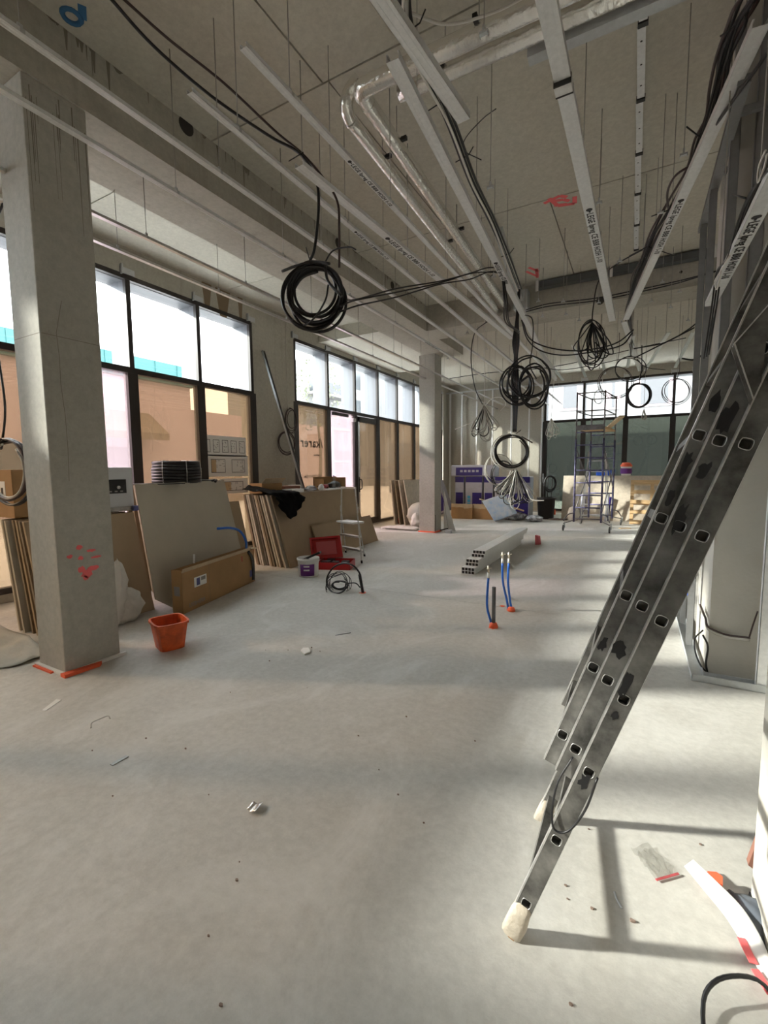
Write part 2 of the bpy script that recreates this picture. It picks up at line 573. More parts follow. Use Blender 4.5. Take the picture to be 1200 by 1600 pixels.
def glazing(name, axis, c, edges, z0, zt, z1, low, skip_low=(), label=None):
    """aluminium shopfront: edges = mullion positions along the wall; c = inner plane; low = material of the lower panes"""
    root = thing(name, (c, edges[0], z0) if axis == 'x' else (edges[0], c, z0), label, None, kind='structure')
    out = -1 if axis == 'x' else 1

    def bx(mb, a0, a1, d0, d1, zz0, zz1):
        lo, hi = sorted((c + out * d0, c + out * d1))
        return mb.box(lo, hi, a0, a1, zz0, zz1) if axis == 'x' else mb.box(a0, a1, lo, hi, zz0, zz1)
    w = 0.035
    for i, e in enumerate(edges):
        bx(MB(), e - w, e + w, 0.0, 0.06, zt, z1).build('mullion', M['frame'], root)
        bx(MB(), e - w + .004, e + w - .004, 0.06, 0.42, zt, z1).build('mullion_fin', M['frame_side'], root)
        lw = 0.075
        bx(MB(), e - lw, e + lw, -0.004, 0.10, z0, zt).build('post', M['frame'], root)
        b = MB()
        bx(b, e - 0.10, e + 0.10, -0.02, 0.0, z1 + 0.02, z1 + 0.10)
        bx(b, e - 0.10, e - 0.085, -0.05, 0.0, z1 + 0.0, z1 + 0.13)
        b.build('head_bracket', M['galv_dull'], root)
    a, z = edges[0], edges[-1]
    bx(MB(), a, z, -0.003, 0.07, z1 - 0.045, z1 + 0.02).build('head_rail', M['frame'], root)
    bx(MB(), a, z, 0.07, 0.42, z1 - 0.05, z1 + 0.01).build('head_fin', M['frame_side'], root)
    bx(MB(), a, z, -0.006, 0.10, zt - 0.05, zt + 0.03).build('transom', M['frame'], root)
    bx(MB(), a, z, -0.006, 0.10, z0, z0 + 0.07).build('bottom_rail', M['frame'], root)
    for i in range(len(edges) - 1):
        e0, e1 = edges[i], edges[i + 1]
        bx(MB(), e0, e1, 0.16, 0.17, zt, z1).build('pane', M['glass'], root)
        if i not in skip_low:
            bx(MB(), e0, e1, 0.05, 0.06, z0, zt).build('pane', low if not isinstance(low, dict) else low[i], root)
    return root


B, G = M['brownglass'], M['glass']
w1 = [6.40 - 1.165 * k for k in range(10)][::-1]  # unseen bays behind the camera are added to light the near floor
low1 = {i: B for i in range(9)}
low1[6] = M['pinkfilm']                                       # the pane that shows the pink house untinted
w2 = [7.63 + 1.17 * k for k in range(8)]
low2 = {i: B for i in range(7)}
low2[1] = M['pinkfilm']
win1 = glazing('window_1', 'x', XW, w1, SILL, 2.95, HEAD, low1, label='shopfront window with brown filmed lower panes beside the painted pillar')
win2 = glazing('window_2', 'x', XW, w2, 0.03, 2.95, HEAD, low2, skip_low=(2,), label='shopfront window of seven bays with a glazed door')
win3 = glazing('window_3', 'y', 16.4, [-2.81, -1.61, -0.38, 0.88, 1.40], 0.06, 3.09, 4.31, M['greenglass'], label='shopfront window with dark green lower panes behind the scaffold')
# glazed door in the third bay of window_2
d = thing('door_1', (XW, w2[2], 0.03), 'tall glazed door with grey frame and pull handle', None, kind='structure')
y0, y1 = w2[2] + 0.075, w2[3] - 0.075
MB().box(XW - 0.07, XW + 0.02, y0, y0 + 0.07, 0.1, 2.88).build('stile', M['alu'], d)
MB().box(XW - 0.07, XW + 0.02, y1 - 0.10, y1, 0.1, 2.88).build('stile', M['frame'], d)
MB().box(XW - 0.07, XW + 0.02, y0, y1, 2.74, 2.88).build('top_rail', M['frame'], d)
MB().box(XW - 0.07, XW + 0.02, y0, y1, 0.1, 0.20).build('bottom_rail', M['frame'], d)
MB().box(XW - 0.03, XW - 0.02, y0 + 0.07, y1 - 0.10, 0.2, 2.74).build('pane', B, d)
MB().tube(smooth([V(XW + 0.02, y0 + 0.03, 1.0), V(XW + 0.09, y0 + 0.03, 1.02), V(XW + 0.10, y0 + 0.03, 1.12), V(XW + 0.09, y0 + 0.03, 1.24), V(XW + 0.02, y0 + 0.03, 1.26)]), 0.014).build('handle', M['black'], d)
MB().box(XW + 0.02, XW + 0.03, y0 + 0.0, y0 + 0.05, 0.93, 1.32).build('handle_plate', M['black'], d)
cl = MB().box(XW, XW + 0.06, w2[1] + 0.12, w2[1] + 0.75, 2.80, 2.87).build('closer_rail', M['frame'], d)
MB().box(XW, XW + 0.07, w2[2] - 0.22, w2[2] - 0.10, 2.72, 2.80).build('closer_body', M['galv_dull'], d)

# lettering stuck on the first lower pane of window_2, read from the street
for body, size, zz, yy in [('/karer', 0.30, 2.02, 8.62), ('www', 0.10, 1.82, 8.50), ('SHOWROOM', 0.10, 1.33, 8.56)]:
    text('lettering', body, size, M['ink'], win2, (XW - 0.064, yy, zz), (0, -1, 0), (0, 0, 1))
# plans taped to the third pane of window_1
for (px0, py0, px1, py1), seed in [((317, 684, 384, 712), 1), ((326, 712, 387, 745), 2), ((345, 747, 387, 772), 3)]:
    a, b = P(px0, py1, 'x', XW - 0.04), P(px1, py0, 'x', XW - 0.04)
    t = thing('floor_plan', (XW - 0.04, (a.y + b.y) / 2, a.z), ['long strip of small drawings taped to the window above the other plans', 'wide white sheet with two floor plans taped to the window', 'lowest floor plan sheet taped to the window'][seed - 1], 'plan', 'plans taped to the window')
    h = b.z - a.z
    MB().box(XW - 0.046, XW - 0.042, a.y, b.y, a.z, b.z).build('sheet', M['paper'], t)
    rr = R(seed)
    L_ = b.y - a.y
    dr = MB()
    x = XW - 0.0415
    n = 5 if seed == 1 else 2 if seed == 2 else 1
    for k in range(n):
        c0, c1 = a.y + L_ * (k + 0.14) / n, a.y + L_ * (k + 0.82) / n
        z0_, z1_ = a.z + h * 0.18, a.z + h * 0.80
        th = 0.008
        for q in ((c0, c1, z0_, z0_ + th), (c0, c1, z1_ - th, z1_), (c0, c0 + th, z0_, z1_), (c1 - th, c1, z0_, z1_)):
            dr.box(x, x + 0.001, *q)
        for j in range(9):
            yy, zz = rr.uniform(c0, c1 - 0.03), rr.uniform(z0_, z1_ - 0.03)
            s_ = rr.uniform(0.02, 0.07) * (0.5 if seed == 1 else 1)
            dr.box(x, x + 0.001, yy, min(c1, yy + s_), zz, zz + 0.006) if rr.random() < .5 else dr.box(x, x + 0.001, yy, yy + 0.006, zz, min(z1_, zz + s_))
        if seed > 1 and k == 0:
            MB().box(x - 0.0005, x, c0 + 0.01, c0 + (c1 - c0) * 0.35, z0_ + .01, z1_ - .01).build('tinted_area', M['tan'], t)
    dr.build('drawing', M['ink'], t)

# metal stud wall in front of the far concrete wall
sw = thing('trim_stud_wall', (-4.5, 16.3, 0), 'row of galvanised studs in front of the far concrete wall', None, kind='structure')
for x in [-6.2, -5.74, -5.18, -4.60, -3.93, -3.32, -2.90]:
    s_ = MB().box(x - 0.024, x + 0.024, 16.28, 16.283, 0.04, 4.30)
    s_.box(x - 0.024, x - 0.021, 16.28, 16.35, 0.04, 4.30).box(x + 0.021, x + 0.024, 16.28, 16.35, 0.04, 4.30)
    s_.build('stud', M['galv'], sw)
MB().box(XW, -2.85, 16.27, 16.36, 4.30, 4.34).build('track', M['galv_dull'], sw)
MB().box(XW, -2.85, 16.27, 16.36, 0.0, 0.04).build('track', M['galv_dull'], sw)

# stud partition at the pier
M['galv_dark'] = mat('backlit_tone_galvanised_steel', (0.24, 0.245, 0.25), 0.5, 0.35, var=0.08, scale=20)  # darker copy of the galvanised steel, backlit shade put into the colour
sp = thing('trim_stud_partition', (0.43, 4.3, 0), 'open partition of galvanised studs round the pale pier', None, kind='structure')


def stud(x, y, z0, z1, ang=0.0, w=0.062, m=None, dd=0.045):
    u, v = V(math.cos(ang), math.sin(ang), 0), V(-math.sin(ang), math.cos(ang), 0)
    mb = MB()
    o = V(x, y, z0) - u * w / 2 - v * dd / 2
    h = V(0, 0, z1 - z0)
    mb.ob(o, u * w, v * 0.003, h)
    mb.ob(o, u * 0.003, v * dd, h)
    mb.ob(o + u * (w - 0.003), u * 0.003, v * dd, h)
    return mb.build('stud', m or M['galv_dark'], sp)


for y in (4.45, 5.05):
    stud(0.43, y, 0.03, 3.62 + 0.12 * (y - 4.45), math.pi / 2)
stud(0.80, 3.79, 0.03, 4.3, 0.0, 0.10, M['galv'])
stud(0.60, 3.80, 2.3, 4.5, 0.0, 0.07)
stud(0.47, 3.85, 2.0, 4.3, 0.0, 0.05)
b = MB().box(0.39, 0.47, 3.75, 6.6, 0, 0.003).box(0.39, 0.393, 3.75, 6.6, 0, 0.04).box(0.467, 0.47, 3.83, 6.6, 0, 0.04)
b.build('bottom_track', M['galv_dull'], sp)
b = MB().box(0.39, 1.09, 3.75, 3.83, 0, 0.003).box(0.39, 1.09, 3.75, 3.753, 0, 0.05).box(0.47, 1.09, 3.827, 3.83, 0, 0.05)
b.build('bottom_track', M['galv_dull'], sp)
MB().bar(V(0.43, 3.3, 3.60), V(0.43, 5.2, 3.64), 0.06, 0.045).build('top_track', M['galv_dark'], sp)
for y in (3.75, 4.4):
    MB().bar(V(0.43, y, 3.70), V(1.09, y, 3.70), 0.04, 0.04).build('tie_bar', M['galv_dark'], sp)

# ------------------------------------------------------------------ outside
struct('ground_outside', MB().box(-90, 30, -60, 120, -0.5, -0.25), M['asphalt'], label='pale pavement outside the windows')
bh = thing('pink_house', (-24, 5, -0.25), 'pink house with a teal metal roof seen through the window', 'building')
MB().box(-30, -20, -12, 15.8, -0.25, 5.7).build('wall', M['ext_pink'], bh)
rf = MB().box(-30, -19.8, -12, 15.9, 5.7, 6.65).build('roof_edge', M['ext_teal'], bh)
for k in range(24):
    y = -11.5 + k * 1.15
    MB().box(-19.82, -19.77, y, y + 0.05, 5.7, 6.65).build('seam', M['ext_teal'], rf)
for k in range(5):
    MB().box(-20.05, -19.95, -6 + 4.2 * k, -4.2 + 4.2 * k, 0.8, 2.6).build('window', M['ext_dark'], bh)
aw = MB().prism([V(-20, 9.0, 4.2), V(-18.6, 9.0, 3.2), V(-18.6, 9.0, 2.9), V(-20, 9.0, 3.4)], (0, 4.5, 0)).build('awning', M['ext_tan'], bh)
yh = thing('added_backdrop_building', (-22, 22, -0.25), 'low tan building added next to the pink house to cover bright sky', 'building')  # added block that hides over-bright sky behind the lower panes
MB().box(-30, -20.5, 15.9, 29, -0.25, 4.7).build('wall', M['ext_pink'], yh)
MB().box(-20.6, -20.4, 17, 19.5, -0.25, 3.2).build('gate', M['ext_tan'], yh)
MB().box(-20.6, -20.4, 21, 23, 1.0, 3.0).build('window', M['ext_dark'], yh)
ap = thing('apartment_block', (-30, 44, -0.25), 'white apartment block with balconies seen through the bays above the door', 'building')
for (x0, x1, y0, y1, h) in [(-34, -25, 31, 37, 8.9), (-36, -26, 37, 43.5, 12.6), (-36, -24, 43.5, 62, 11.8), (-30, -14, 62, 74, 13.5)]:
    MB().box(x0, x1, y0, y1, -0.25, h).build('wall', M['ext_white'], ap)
for (x1, y0, y1, n) in [(-25, 31.3, 36.6, 3), (-24, 44, 60, 4)]:
    for k in range(n):
        z = 2.2 + 2.9 * k
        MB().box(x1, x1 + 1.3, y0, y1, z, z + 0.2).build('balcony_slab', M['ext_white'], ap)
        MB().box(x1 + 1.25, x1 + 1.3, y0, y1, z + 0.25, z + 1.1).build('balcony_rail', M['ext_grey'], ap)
        q = y0 + 0.6
        while q < y1 - 1.4:
            MB().box(x1, x1 + 0.03, q, q + 1.5, z + 0.25, z + 2.3).build('window', M['ext_dark'], ap)
            q += 2.6
for k in range(4):
    for y in (38.4, 40.9):
        MB().box(-26, -25.97, y, y + 0.9, 1.2 + 2.9 * k, 3.0 + 2.9 * k).build('window', M['ext_dark'], ap)
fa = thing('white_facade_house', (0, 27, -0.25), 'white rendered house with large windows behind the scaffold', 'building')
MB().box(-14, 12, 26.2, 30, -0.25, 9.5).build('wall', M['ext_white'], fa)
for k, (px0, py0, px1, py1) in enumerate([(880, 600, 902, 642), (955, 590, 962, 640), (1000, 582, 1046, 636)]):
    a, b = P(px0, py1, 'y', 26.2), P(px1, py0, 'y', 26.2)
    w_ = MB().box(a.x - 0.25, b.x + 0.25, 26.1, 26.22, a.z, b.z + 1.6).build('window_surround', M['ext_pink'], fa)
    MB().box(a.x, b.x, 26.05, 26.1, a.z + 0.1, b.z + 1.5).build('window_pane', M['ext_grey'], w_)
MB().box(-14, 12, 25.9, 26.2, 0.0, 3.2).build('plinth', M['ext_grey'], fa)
# tree
tr = thing('street_tree', (-13.5, 17.8, -0.25), 'thin leafy tree outside the first bay of the door window', 'tree')
MB().tube(smooth([V(-13.5, 17.8, -0.25), V(-13.45, 17.9, 2.5), V(-13.6, 17.8, 4.6), V(-13.5, 17.7, 6.6)]), [0.09 - 0.0032 * i for i in range(19)], 7).build('trunk', M['bark'], tr)
lm = MB()
rr = R(3)
for k in range(480):
    zz = rr.uniform(3.4, 7.0)
    rad = 1.35 * (1 - ((zz - 4.9) / 2.3) ** 2 * 0.7)
    a = rr.uniform(0, 6.28)
    q = rad * math.sqrt(rr.random())
    c = V(-13.5 + q * math.cos(a), 17.8 + q * math.sin(a), zz)
    u = V(rr.uniform(-1, 1), rr.uniform(-1, 1), rr.uniform(-1, 1)).normalized() * 0.085
    w_ = u.orthogonal().normalized() * 0.045
    lm.add([c - u, c + w_, c + u, c - w_], [(0, 1, 2, 3)])
lm.build('leaves', M['leaf'], tr, kind='stuff')
sl = thing('street_lamp', (-15.0, 14.6, -0.25), 'grey street lamp outside the window', 'lamp')
MB().cyl(V(-15.0, 14.6, -0.25), V(-15.0, 14.6, 7.2), 0.06, 8).build('pole', M['galv_dull'], sl)
MB().lathe([(0.02, 0), (0.16, 0.02), (0.16, 0.08), (0.05, 0.14)], V(-15.0, 14.2, 7.15), 10, ax=V(0.6, 0, 0), ay=V(0, 3.2, 0)).build('lamp_head', M['galv_dull'], sl)

# ------------------------------------------------------------------ ladder leaning in from the pier side
LH = V(-0.255, 1.36, 0.134)                       # first rung hole, outside face of the near stile
LD = V(0.32597, 0.06029, 0.94346).normalized()    # up the ladder
LN = V(-0.94518, 0.0, 0.32656).normalized()       # through the ladder's thickness
LWD = LN.cross(LD)                                # across the ladder, away from the viewer
if LWD.y < 0:
    LWD = -LWD


def lp(l, n, w):
    return LH + LD * l + LN * n + LWD * w


lad = thing('extension_ladder', (LH + LD * -0.13), 'tall worn aluminium three-section ladder leaning across the pier', 'ladder')


def stile(l0, l1, n0, n1, w0, w1, rungs, holes_side, m):
    """box stile built round real square rung holes on its outer side"""
    mb = MB()
    th = 0.0025
    hs = 0.0145                                        # half size of a hole
    nc = (n0 + n1) / 2 - 0.001
    side_w = w0 if holes_side < 0 else w1 - th
    a = l0
    for r_ in rungs + [None]:
        b_ = (r_ - hs) if r_ is not None else l1
        mb.ob(lp(a, n0, side_w), LD * (b_ - a), LN * (n1 - n0), LWD * th)
        if r_ is None:
            break
        mb.ob(lp(b_, n0, side_w), LD * 2 * hs, LN * (nc - hs - n0), LWD * th)
        mb.ob(lp(b_, nc + hs, side_w), LD * 2 * hs, LN * (n1 - nc - hs), LWD * th)
        a = r_ + hs
    other = w1 - th if holes_side < 0 else w0
    mb.ob(lp(l0, n0, other), LD * (l1 - l0), LN * (n1 - n0), LWD * th)
    o = mb.build('stile', m, lad)
    e = MB()
    e.ob(lp(l0, n1 - th, w0 - 0.0006), LD * (l1 - l0), LN * (th + 0.0016), LWD * (w1 - w0 + 0.0012))
    e.ob(lp(l0, n0 - 0.001, w0 + 0.0004), LD * (l1 - l0), LN * th, LWD * (w1 - w0 - 0.0008))
    e.build('stile_flange', M['alu_edge'], o)
    for r_ in rungs:
        if r_ > 2.3:
            continue
        rim = MB()
        sw_ = w0 if holes_side < 0 else w1
        pts = []
        for k in range(16):
            t = 2 * math.pi * k / 16
            c_, s__ = math.cos(t), math.sin(t)
            q = (abs(c_) ** 4 + abs(s__) ** 4) ** -0.25
            pts.append(lp(r_ + hs * 1.0 * q * c_, nc + hs * 1.0 * q * s__, sw_))
        rim.tube(pts, 0.0013, 5, closed=True)
        rim.build('rung_collar', M['alu'], o)
    return o


secs = [(-0.10, 3.95, -0.025, 0.027, 0.0, 0.58, [0.2515 * k for k in range(16)]),
        (0.437, 4.05, 0.0285, 0.079, 0.030, 0.55, [0.531 + 0.2435 * k for k in range(15)]),
        (0.431, 4.15, 0.0805, 0.117, 0.060, 0.52, [0.536 + 0.2435 * k for k in range(15)])]
for l0, l1, n0, n1, wa, wb_, rg in secs:
    stile(l0, l1, n0, n1, wa, wa + 0.025, rg, -1, M['alu_worn'])
    stile(l0, l1, n0, n1, wb_ - 0.025, wb_, rg, 1, M['alu_worn'])
    for r_ in rg:
        nc = (n0 + n1) / 2 - 0.001
        ln_ = LWD * (wb_ - wa - 0.008)
        rg_ = MB()
        for dl, dn_, a_, b_ in ((-0.014, -0.014, 0.028, 0.0015), (-0.014, 0.0125, 0.028, 0.0015), (-0.014, -0.014, 0.0015, 0.028), (0.0125, -0.014, 0.0015, 0.028)):
            rg_.ob(lp(r_ + dl, nc + dn_, wa + 0.004), LD * a_, LN * b_, ln_)
        rg_.build('rung', M['alu_worn'], lad)
# wrapped feet
for wa in (-0.006, 0.552):
    f = MB()
    prof = [(-0.136, 0.024, 0.019), (-0.128, 0.033, 0.023), (-0.09, 0.034, 0.022), (-0.05, 0.031, 0.021), (-0.02, 0.028, 0.0185), (-0.012, 0.022, 0.012)]
    rings = []
    rr = R(int(wa * 100) + 9)
    for l, a, b_ in prof:
        rings.append([lp(l, 0.001 + a * (abs(math.cos(t)) ** .6) * (1 if math.cos(t) > 0 else -1) * rr.uniform(.93, 1.05), wa + 0.017 + b_ * (abs(math.sin(t)) ** .6) * (1 if math.sin(t) > 0 else -1)) for t in [2 * math.pi * k / 14 for k in range(14)]])
    vs = [p for r_ in rings for p in r_]
    fs = [(i * 14 + k, i * 14 + (k + 1) % 14, (i + 1) * 14 + (k + 1) % 14, (i + 1) * 14 + k) for i in range(5) for k in range(14)] + [tuple(range(13, -1, -1))]
    f.add(vs, fs)
    f.sm = True
    fo = f.build('wrapped_foot', M['masking'], lad)
    MB().ob(lp(-0.135, -0.012, wa - 0.004), LD * 0.07, LN * 0.02, LWD * 0.004).build('brown_patch', M['card'], fo)
# guide bracket and grime patches on the outer face
g = MB()
g.prism([lp(1.60, 0.029, -0.003), lp(1.66, 0.029, -0.003), lp(1.845, 0.082, -0.003), lp(1.80, 0.1165, -0.003), lp(1.72, 0.1165, -0.003)], LWD * -0.004)
g.build('guide_bracket', M['alu_worn'], lad)
g = MB()
g.bar(lp(1.615, 0.0285, -0.008), lp(1.735, 0.116, -0.008), 0.003, 0.004, up=LWD)
g.bar(lp(1.735, 0.116, -0.008), lp(1.84, 0.082, -0.008), 0.003, 0.004, up=LWD)
g.build('bracket_lip', M['alu_edge'], lad)
rr = R(5)
for l, n, w_, a, b_ in [(0.875, 0.058, 0.0295, 0.030, 0.02), (0.86, 0.100, 0.0595, 0.026, 0.014), (0.80, 0.012, -0.0006, 0.05, 0.012), (0.70, 0.004, -0.0006, 0.018, 0.012),
                         (0.47, 0.0, -0.0006, 0.028, 0.018), (1.28, 0.06, 0.0295, 0.05, 0.014), (1.42, 0.055, 0.0295, 0.03, 0.016), (1.43, 0.098, 0.0595, 0.045, 0.012),
                         (1.56, 0.058, 0.0295, 0.05, 0.018), (1.60, 0.097, 0.0595, 0.035, 0.013), (1.33, 0.099, 0.0595, 0.03, 0.01)]:
    pts = []
    for k in range(14):
        t = 2 * math.pi * k / 14
        q = rr.uniform(0.55, 1.1)
        nn = n + b_ * q * math.sin(t)
        pts.append(lp(l + a * q * math.cos(t), nn, w_))
    MB().prism(pts, LWD * -0.0006).build('tar_stain', M['black'], lad)
# rope through the lower rung
rp = smooth([lp(0.505, -0.024, -0.004), lp(0.40, -0.03, -0.012), lp(0.31, -0.014, -0.014), lp(0.29, 0.02, -0.014), lp(0.34, 0.046, -0.006), lp(0.42, 0.06, 0.01), lp(0.505, 0.05, 0.028)], 6)
MB().tube(rp, 0.0035, 6).build('rope', M['black'], lad)

# ------------------------------------------------------------------ ceiling rails and hanger rods
ZR = 3.60
rods = []


def rail(p, q, w, label, group=None, h=0.022, m=None, marks=(), rodstep=1.2, rod0=0.35):
    p, q = Vector(p), Vector(q)
    t = thing('ceiling_rail', p, label, 'ceiling rail', group)
    d_ = (q - p)
    L_ = d_.length
    dn = d_.normalized()
    sd_ = dn.cross(V(0, 0, 1)).normalized()
    u = sd_.cross(dn).normalized()
    mb = MB()
    mb.ob(p - sd_ * w / 2, d_, sd_ * w, u * 0.0015)
    for s_ in (-1, 1):
        o = p + sd_ * (s_ * w / 2) - (sd_ * 0.0015 if s_ > 0 else sd_ * 0)
        mb.ob(o, d_, sd_ * 0.0015, u * h)
        mb.ob(p + sd_ * (s_ * (w / 2 - 0.005)) - sd_ * 0.005 + u * (h - 0.0015), d_, sd_ * 0.01, u * 0.0015)
    for k in (-0.22, 0.22):
        mb.ob(p + sd_ * (w * k - 0.0015) - u * 0.0012, d_, sd_ * 0.003, u * 0.0013)
    mb.build('channel', m or M['galv'], t)
    for at, body in marks:
        o = p + dn * at - u * 0.0022
        sz = w * 0.86
        text('printed_marking', body, sz, M['ink'], t, o + dn * sz * 1.1 - sd_ * sz * 0.34, dn, sd_)
        lg = MB()
        c = o + dn * sz * 0.35
        lg.cyl(c - u * 0.0002, c + u * 0.0008, sz * 0.34, 12)
        lg.ob(c + dn * sz * 0.2 - sd_ * sz * 0.09 - u * 0.0002, dn * sz * 0.42, sd_ * sz * 0.18, u * 0.001)
        lg.build('printed_logo', M['ink'], t)
    s_ = rod0
    while rodstep and s_ < L_ - 0.1:
        rods.append((p + dn * s_ + u * h, 'rod holding the ' + label))
        s_ += rodstep
    return t


def Z(px, py, z=ZR):
    return P(px, py, 'z', z)


gr_side = 'ceiling rails on the window side'
txt = 'LEGE Ipreg CE BB8 HOSH 1-10'
rail(V(-2.68, 0.9, ZR), V(-2.68, 16.25, ZR), 0.047, 'galvanised ceiling rail running the whole room inside the long beam', gr_side)
rail(V(-3.15, 0.9, ZR), V(-3.15, 16.25, ZR), 0.047, 'galvanised ceiling rail running just under the inner edge of the long beam', gr_side, marks=[(6.2, txt)])
rail(V(-2.26, 1.876, ZR), V(-2.26, 16.25, ZR), 0.047, 'galvanised ceiling rail with faint black print, between two full-length rails', gr_side, marks=[(1.7, txt)])
rail(V(-3.97, 1.2, ZR), V(-3.97, 16.25, ZR), 0.047, 'galvanised ceiling rail hung under the soffit of the long beam', gr_side, m=M['alu'])
rail(V(-4.41, 1.2, ZR), V(-4.41, 16.25, ZR), 0.047, 'galvanised ceiling rail passing behind both pillars towards the windows', gr_side, m=M['alu'])
rail(Z(380, 75), V(-1.80, 11.8, ZR), 0.047, 'galvanised ceiling rail printed in black beside the foil pipes', marks=[(0.95, txt)])
rail(Z(467, 260), Z(800, 530), 0.075, 'wide galvanised ceiling rail printed in black above the big cable coil', marks=[(1.15, txt)], h=0.03)
rail(Z(613, 95), Z(868, 593), 0.072, 'wide galvanised stud carrying the long cable bundle under the pipes', marks=[(2.55, 'LEGE Ipreg CE BB8')], h=0.04, rodstep=1.4)
rail(P(578, -22, 'z', 3.5), P(725, 190, 'z', 3.5), 0.075, 'short plain galvanised stud crossing in front of the foil pipes', h=0.04, rodstep=0.7, rod0=0.3)
rail(Z(838, -70), Z(957, 502), 0.085, 'broad galvanised stud jointed with a sleeve and printed in black', marks=[(2.1, txt)], h=0.04, rodstep=1.3)
rail(Z(1190, 40), Z(978, 500), 0.075, 'slanting galvanised stud with black print beside the dark cable bundle', marks=[(1.5, txt)], h=0.04, rodstep=1.5)
rail(Z(975, 503), Z(1000, 580), 0.075, 'galvanised stud angled below the crossing beam', h=0.04)
rail(P(1222, 262, 'x', 0.375), P(1110, 478, 'x', 0.375), 0.060, 'galvanised stud with black print beside the open stud partition', marks=[(0.35, txt)], h=0.03, rodstep=1.0)
for a, b in [((895, 540), (915, 590)), ((938, 540), (945, 585)), ((990, 525), (980, 575)), ((1045, 520), (1008, 580)), ((1083, 520), (1055, 575)), ((835, 540), (880, 595))]:
    p, q = Z(*a), Z(*b)
    rail(p, q, 0.055, 'short sunlit galvanised rail near the far glazing', 'short rails near the far glazing', m=M['alu'], rodstep=1.4, rod0=0.3)

# black joint band on the broad stud
bs = [o_ for o_ in bpy.data.objects if o_.get('label', '').startswith('broad galvanised stud')][0]
p_, q_ = Z(838, -70), Z(957, 502)
c = p_ + (q_ - p_) * ((Z(879, 142) - p_).length / (q_ - p_).length)
dn_ = (q_ - p_).normalized()
MB().bar(c, c + dn_ * .012, .092, .05).build('joint_band', M['black'], bs)
MB().bar(c - dn_ * .07, c, .090, .048).build('joint_sleeve', M['alu'], bs)
MB().bar(c - dn_ * .078, c - dn_ * .07, .092, .05).build('joint_band', M['black'], bs)

# hanger rods: one shared mesh, scaled to length
rod_me = None


def rod_top(p):
    if -4.45 < p.x < -3.65 and p.y < 10.4: return 4.15
    if 8.3 < p.y < 8.95 and p.x > -3.65: return 4.15
    if 8.45 < p.y < 12.2: return 4.35
    return ZS


rr = R(11)
for px, py in [(1005, 400), (1018, 470), (1035, 440), (1048, 480), (1062, 455), (1075, 500), (880, 470), (905, 500), (730, 520), (760, 545), (700, 560), (850, 540)]:
    q = P(px, py, 'z', 3.75 + rr.uniform(-0.1, 0.2))
    rods.append((q, None))
for k in range(14):
    rods.append((V(rr.uniform(-1.5, 0.9), rr.uniform(2.2, 7.8), rr.uniform(3.6, 3.9)), None))
unit = MB()
unit.cyl(V(0, 0, 0), V(0, 0, 1), 0.0035, 6)
first = None
clip = None
for p, lab in rods:
    top = rod_top(p)
    if p.y > 16 or p.y < -4: continue
    if first is None:
        o = bpy.data.objects.new('hanger_rod', None)
        COL.objects.link(o)
        o['_org'] = (0, 0, 0)
        s1 = MB(); s1.cyl(V(0, 0, 0), V(0, 0, 1), 0.0032, 6)
        stem = s1.build('rod', M['rod'], o)
        s2 = MB().box(-0.024, 0.024, -0.011, 0.011, -0.012, 0.0).box(-0.006, 0.006, -0.011, 0.011, 0.0, 0.03)
        s2.box(-0.024, -0.020, -0.011, 0.011, -0.022, -0.012).box(0.020, 0.024, -0.011, 0.011, -0.022, -0.012)
        clip = s2.build('clip', M['galv_dull'], o)
        first = (o, stem, clip)
    else:
        o = first[0].copy(); COL.objects.link(o)
        for c_ in first[1:]:
            e = c_.copy(); COL.objects.link(e); e.parent = o
    o.location = p
    tag(o, lab or 'bare thin steel hanger rod with an empty clip at its lower end', 'hanger rod', 'hanger rods under the slab' if not lab else 'rods: ' + lab[16:60])
    for ch in o.children:
        if ch.name.startswith('rod'):
            ch.scale = (1, 1, top - p.z - 0.001)

# perforated strip and steel angle on the slab
t = thing('perforated_strip', V(-0.07, 3.2, 4.56), 'long perforated steel strip fixed along the slab soffit', 'steel strip')
for k in range(6):
    y = 3.2 + 0.75 * k
    MB().box(-0.11 - .01 * k, -0.055 - .01 * k, y, y + 0.70, 4.585, 4.60).build('strip_length', M['galv'], t)
    MB().box(-0.115 - .01 * k, -0.05 - .01 * k, y + 0.71, y + 0.75, 4.58, ZS - 0.002).build('joint_clip', M['black'], t)
    h_ = MB()
    for j in range(3):
        h_.cyl(V(-0.082 - .01 * k, y + 0.12 + 0.22 * j, 4.5845), V(-0.082 - .01 * k, y + 0.12 + 0.22 * j, 4.586), 0.008, 8)
    h_.build('perforation', M['black'], t)
t = thing('steel_angle_rail', V(0, 8.2, 4.5), 'dark steel rail bolted along the top of the crossing beam', 'steel rail')
MB().box(-1.60, 1.05, 8.16, 8.296, 4.50, 4.60).build('rail', mat('dark_zinc', (0.13, 0.14, 0.15), 0.5, 0.4), t)
for x in (-1.58, -0.47, 0.85):
    MB().box(x - 0.02, x + 0.02, 8.14, 8.16, 4.45, 4.62).build('bracket', M['white'], t)
t = thing('steel_post_bracket', V(-1.9, 8.05, 4.1), 'grey galvanised duct end fixed under the crossing beam', 'bracket')
MB().bar(V(-1.62, 5.9, 4.45), V(-1.85, 8.2, 4.35), 0.10, 0.08).build('duct', M['galv_dull'], t)
MB().box(-1.95, -1.72, 8.10, 8.296, 4.20, 4.50).build('end_box', M['galv_dull'], t)

# ------------------------------------------------------------------ foil wrapped pipes
ZP = 4.30


